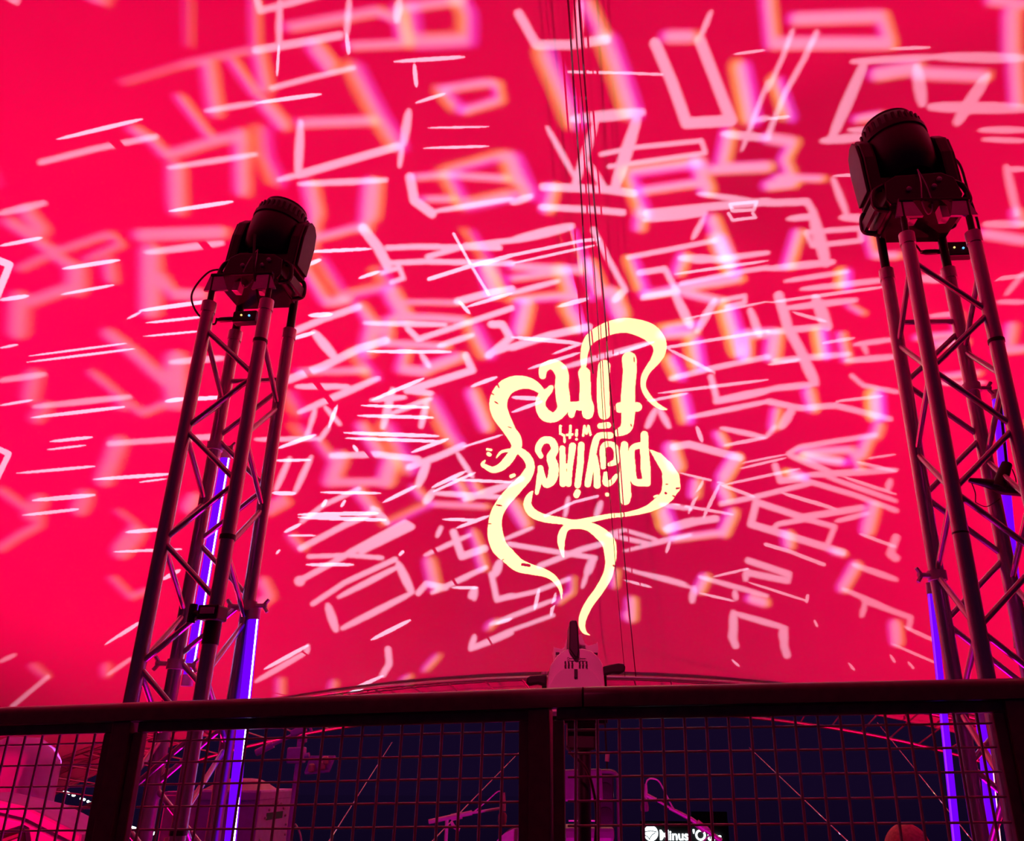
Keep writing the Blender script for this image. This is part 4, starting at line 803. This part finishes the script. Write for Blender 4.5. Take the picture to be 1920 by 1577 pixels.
# ------------------------------------------------------------------ person below the rail, seen from behind
def person():
    hp = P(1697, 1543, 3.42); H = hp.z-STAGE
    t = thing('person', 'person in a dark shirt seen from behind, only the cropped head showing above the frame', 'person', (hp.x, hp.y, STAGE), 0)
    k = H/1.70
    J = [(0, 0, .93, .135, .10), (0, 0, 1.10, .125, .09), (0, 0, 1.28, .15, .095), (0, 0, 1.40, .12, .08), (0, .0, 1.47, .055, .055), (0, .015, 1.53, .065, .075), (0, .01, 1.61, .077, .092), (0, .0, 1.665, .06, .07)]
    E = [(i, i+1) for i in range(7)]
    def chain(start, pts):
        prev = start
        for p in pts: J.append(p); E.append((prev, len(J)-1)); prev = len(J)-1
        return prev
    for s in (-1, 1):
        chain(0, [(s*.09, 0, .88, .085, .085), (s*.10, .01, .50, .058, .058), (s*.10, -.01, .28, .052, .055), (s*.10, -.02, .09, .036, .038), (s*.11, .10, .035, .038, .03), (s*.115, .16, .03, .03, .022)])
        wr = chain(3, [(s*.19, 0, 1.385, .055, .055), (s*.225, -.01, 1.10, .042, .042), (s*.235, .03, .86, .028, .028), (s*.238, .045, .80, .034, .018)])
        for i, (dy, ln) in enumerate(((-.026, .060), (-.009, .072), (.009, .068), (.024, .054))):
            chain(wr, [(s*.238, .048+dy, .76, .009, .009), (s*.236, .054+dy, .76-ln*.6, .0085, .0085), (s*.232, .062+dy, .76-ln, .008, .008)])
        chain(wr, [(s*.232, .082, .785, .010, .010), (s*.226, .096, .745, .009, .009)])
    me = bpy.data.meshes.new('body'); me.from_pydata([(a*k, b*k, c*k) for a, b, c, _, _ in J], E, []); o = obj('body', me, t)
    o.modifiers.new('Skin', 'SKIN'); sub = o.modifiers.new('Sub', 'SUBSURF'); sub.levels = 2; sub.render_levels = 2
    for i, sv in enumerate(me.skin_vertices[0].data): sv.radius = (J[i][3]*k, J[i][4]*k); sv.use_root = (i == 0)
    bpy.context.view_layer.update(); ev = o.evaluated_get(bpy.context.evaluated_depsgraph_get())
    m2 = bpy.data.meshes.new_from_object(ev); o.modifiers.clear(); o.data = m2; m2.materials.clear()
    for m in ('skin', 'shirt', 'vinyl'): m2.materials.append(M[m])
    for p in m2.polygons:
        p.use_smooth = True; z = p.center.z/k; x = abs(p.center.x)/k
        p.material_index = 0 if z > 1.46 or (x > .17 and z < 1.12) else (1 if z > .92 else 2)
    # head detail: nose, ears; short hair as its own part
    MB().tube([(0, .09*k, 1.60*k), (0, .118*k, 1.565*k), (0, .098*k, 1.55*k)], [.008, .014, .010], 10).build('nose', M['skin'], t, smooth=True)
    for s in (-1, 1): MB().lathe([(.006, -.008), (.02, -.004), (.024, .004), (.012, .008)], 14, Matrix.Translation((s*.079*k, 0, 1.585*k)) @ Matrix.Rotation(s*math.pi/2, 4, 'Y') @ Matrix.Diagonal((1.35, .8, 1, 1))).build('ear', M['skin'], t, smooth=True)
    for s in (-1, 1): MB().lathe([(.004, -.008), (.011, 0), (.004, .008)], 10, Matrix.Translation((s*.032*k, .088*k, 1.605*k))).build('eye', M['white'], t, smooth=True)
    hb = MB(); n1, n2 = 10, 28; vs = []; fs = []
    for i in range(n1+1):
        a = math.pi*.52*i/n1
        for j in range(n2):
            q = 2*math.pi*j/n2; f = math.sin(q) > .45; aa = a*(.72 if f else 1.0)
            vs.append((.080*k*math.sin(aa)*math.cos(q), .005+.098*k*math.sin(aa)*math.sin(q), 1.602*k+.098*k*math.cos(aa)))
    for i in range(n1):
        for j in range(n2): fs.append((i*n2+j, i*n2+(j+1) % n2, (i+1)*n2+(j+1) % n2, (i+1)*n2+j))
    hb.add(vs, fs).build('hair', M['hair'], t, smooth=True)
person()

# ------------------------------------------------------------------ fabric wrapped column and side panel at the far left
D8 = 7.2; p0 = P(48, 1372, D8); t = thing('wrapped_column', 'pale fabric wrapped column at the far left beyond the mesh', 'column', (p0.x, p0.y, STAGE)); H_ = P(80, 1396, D8).z-STAGE
MB().lathe([(.34, 0), (.33, H_*.5), (.30, H_-.12), (.25, H_-.03), (.12, H_+.05)], 32).build('sleeve', M['purple_lit'], t, smooth=True)
for z in (.45, H_*.72): MB().lathe([(.335, z-.03), (.345, z-.03), (.345, z+.03), (.335, z+.03)], 32).build('strap', M['purple_lit'], t, smooth=True)
tp = [P(-60, 1486, D8-.8), P(52, 1512, D8-.8), P(118, 1546, D8-.8), P(155, 1564, D8-.8), P(160, 1640, D8-.8), P(-60, 1640, D8-.8)]
t = thing('draped_case', 'pale fabric covered case at the foot of the wrapped column', 'case', (tp[1].x, tp[1].y, STAGE)); O = t.location
poly = [(p-O) for p in tp[:4]]; poly += [Vector((poly[3].x+.02, 0, 0)), Vector((poly[0].x, 0, 0))]
MB().prism([(p.x, p.z) for p in poly], 0, .5).build('cover', M['purple_lit'], t, bevel=.02)
MB().tube([tp[0]-O+Vector((0, -.01, -.10)), tp[1]-O+Vector((0, -.01, -.10)), tp[3]-O+Vector((0, -.01, -.10))], .01, 8).build('seam', M['purple_lit'], t)
MB().tube([P(-20, 1583, D8-.82)-O, P(40, 1562, D8-.82)-O, P(42, 1600, D8-.82)-O], .03, 8).build('strap', M['rubber'], t)

# ------------------------------------------------------------------ lights and sign far beyond the stage
D9 = 24.0
t = thing('light_string', 'string of white bulbs far beyond the left mesh panel', 'light string', P(145, 1495, D9)); O = t.location
bm = MB().lathe([(.008, -.03), (.028, -.018), (.033, 0), (.028, .018), (.008, .03)], 10).mesh('bulb', M['bulb'], smooth=True)
xs = [107, 110, 113.5, 117, 120, 123.5, 127, 130, 137, 139, 152, 155, 158, 165, 170, 173, 176, 179, 182]
for x in xs: obj('bulb', bm, t).location = P(x, 1479+(x-107)*.405+random.uniform(-.8, .8), D9)-O
MB().tube([P(100, 1477, D9)-O, P(190, 1513, D9)-O], .008, 6).build('wire', M['rubber'], t)
for x, y in ((100, 1477), (190, 1513)):
    q = P(x, y, D9)-O; MB().tube([q, (q.x, q.y, STAGE-.1-O.z)], .03, 8).build('pole', M['sign'], t)
t = thing('light_string', 'short cluster of white bulbs far beyond the left post', 'light string', P(248, 1551, D9)); O = t.location
for x, y in ((243, 1549), (246.5, 1551), (250, 1552), (253, 1553), (287, 1564), (289, 1562)): obj('bulb', bm, t).location = P(x, y, D9)-O
MB().tube([P(240, 1548, D9)-O, P(292, 1566, D9)-O], .008, 6).build('wire', M['rubber'], t)
for x, y in ((240, 1548), (292, 1566)):
    q = P(x, y, D9)-O; MB().tube([q, (q.x, q.y, STAGE-.1-O.z)], .03, 8).build('pole', M['sign'], t)
D10 = 26.0
p0 = P(1285, 1580, D10); px = .0152
t = thing('lit_sign', 'dark sign board with lit white lettering and round emblem below the second microphone', 'sign', (p0.x, p0.y, STAGE)); O = t.location; z0 = p0.z-STAGE
MB().box((0, .12, z0-.17), (2.46, .16, 1.4)).build('board', M['sign'], t, bevel=.02)
MB().box((.72, .14, z0+.6), (1.0, .14, .36)).build('board_top', M['sign'], t, bevel=.02)
for sx in (-1.0, 1.0): MB().tube([(sx, .14, -.12), (sx, .14, z0-.85)], .06, 10).build('post', M['sign'], t)
em = Matrix.Translation((-62*px, .03, z0+15*px)) @ Matrix.Rotation(math.pi/2, 4, 'X')
MB().lathe([(.02, .0), (13*px, 0), (13*px, .03), (.02, .03)], 36, em).build('emblem', M['signlit'], t)
for a0, b0 in (((-74, 17), (-51, 17)), ((-66, 5), (-54, 16)), ((-74, 12), (-64, 4))):
    MB().tube([(a0[0]*px, -.005, z0+a0[1]*px), ((a0[0]+b0[0])/2*px, -.008, z0+((a0[1]+b0[1])/2+2)*px), (b0[0]*px, -.005, z0+b0[1]*px)], .012, 6).build('emblem_line', M['sign'], t)
def letters(txt, x, size):
    cu = bpy.data.curves.new('lettering', 'FONT'); cu.body = txt; cu.size = size; cu.extrude = .02; cu.offset = .007; cu.align_x = 'LEFT'
    o = bpy.data.objects.new('lettering_source', cu); COL.objects.link(o); bpy.context.view_layer.update()
    me = bpy.data.meshes.new_from_object(o.evaluated_get(bpy.context.evaluated_depsgraph_get())); bpy.data.objects.remove(o)
    me.materials.clear(); me.materials.append(M['signlit'])
    o = obj('lettering', me, t); o.matrix_basis = Matrix.Translation((x*px, .02, z0+4*px)) @ Matrix.Rotation(math.pi/2, 4, 'X'); o['label'] = 'lit white letters'
    return o
letters('M', -47, .36); letters('inus:', -29, .34); letters("'O", 14, .37); letters('un', 41, .30); letters('s', 60, .26)
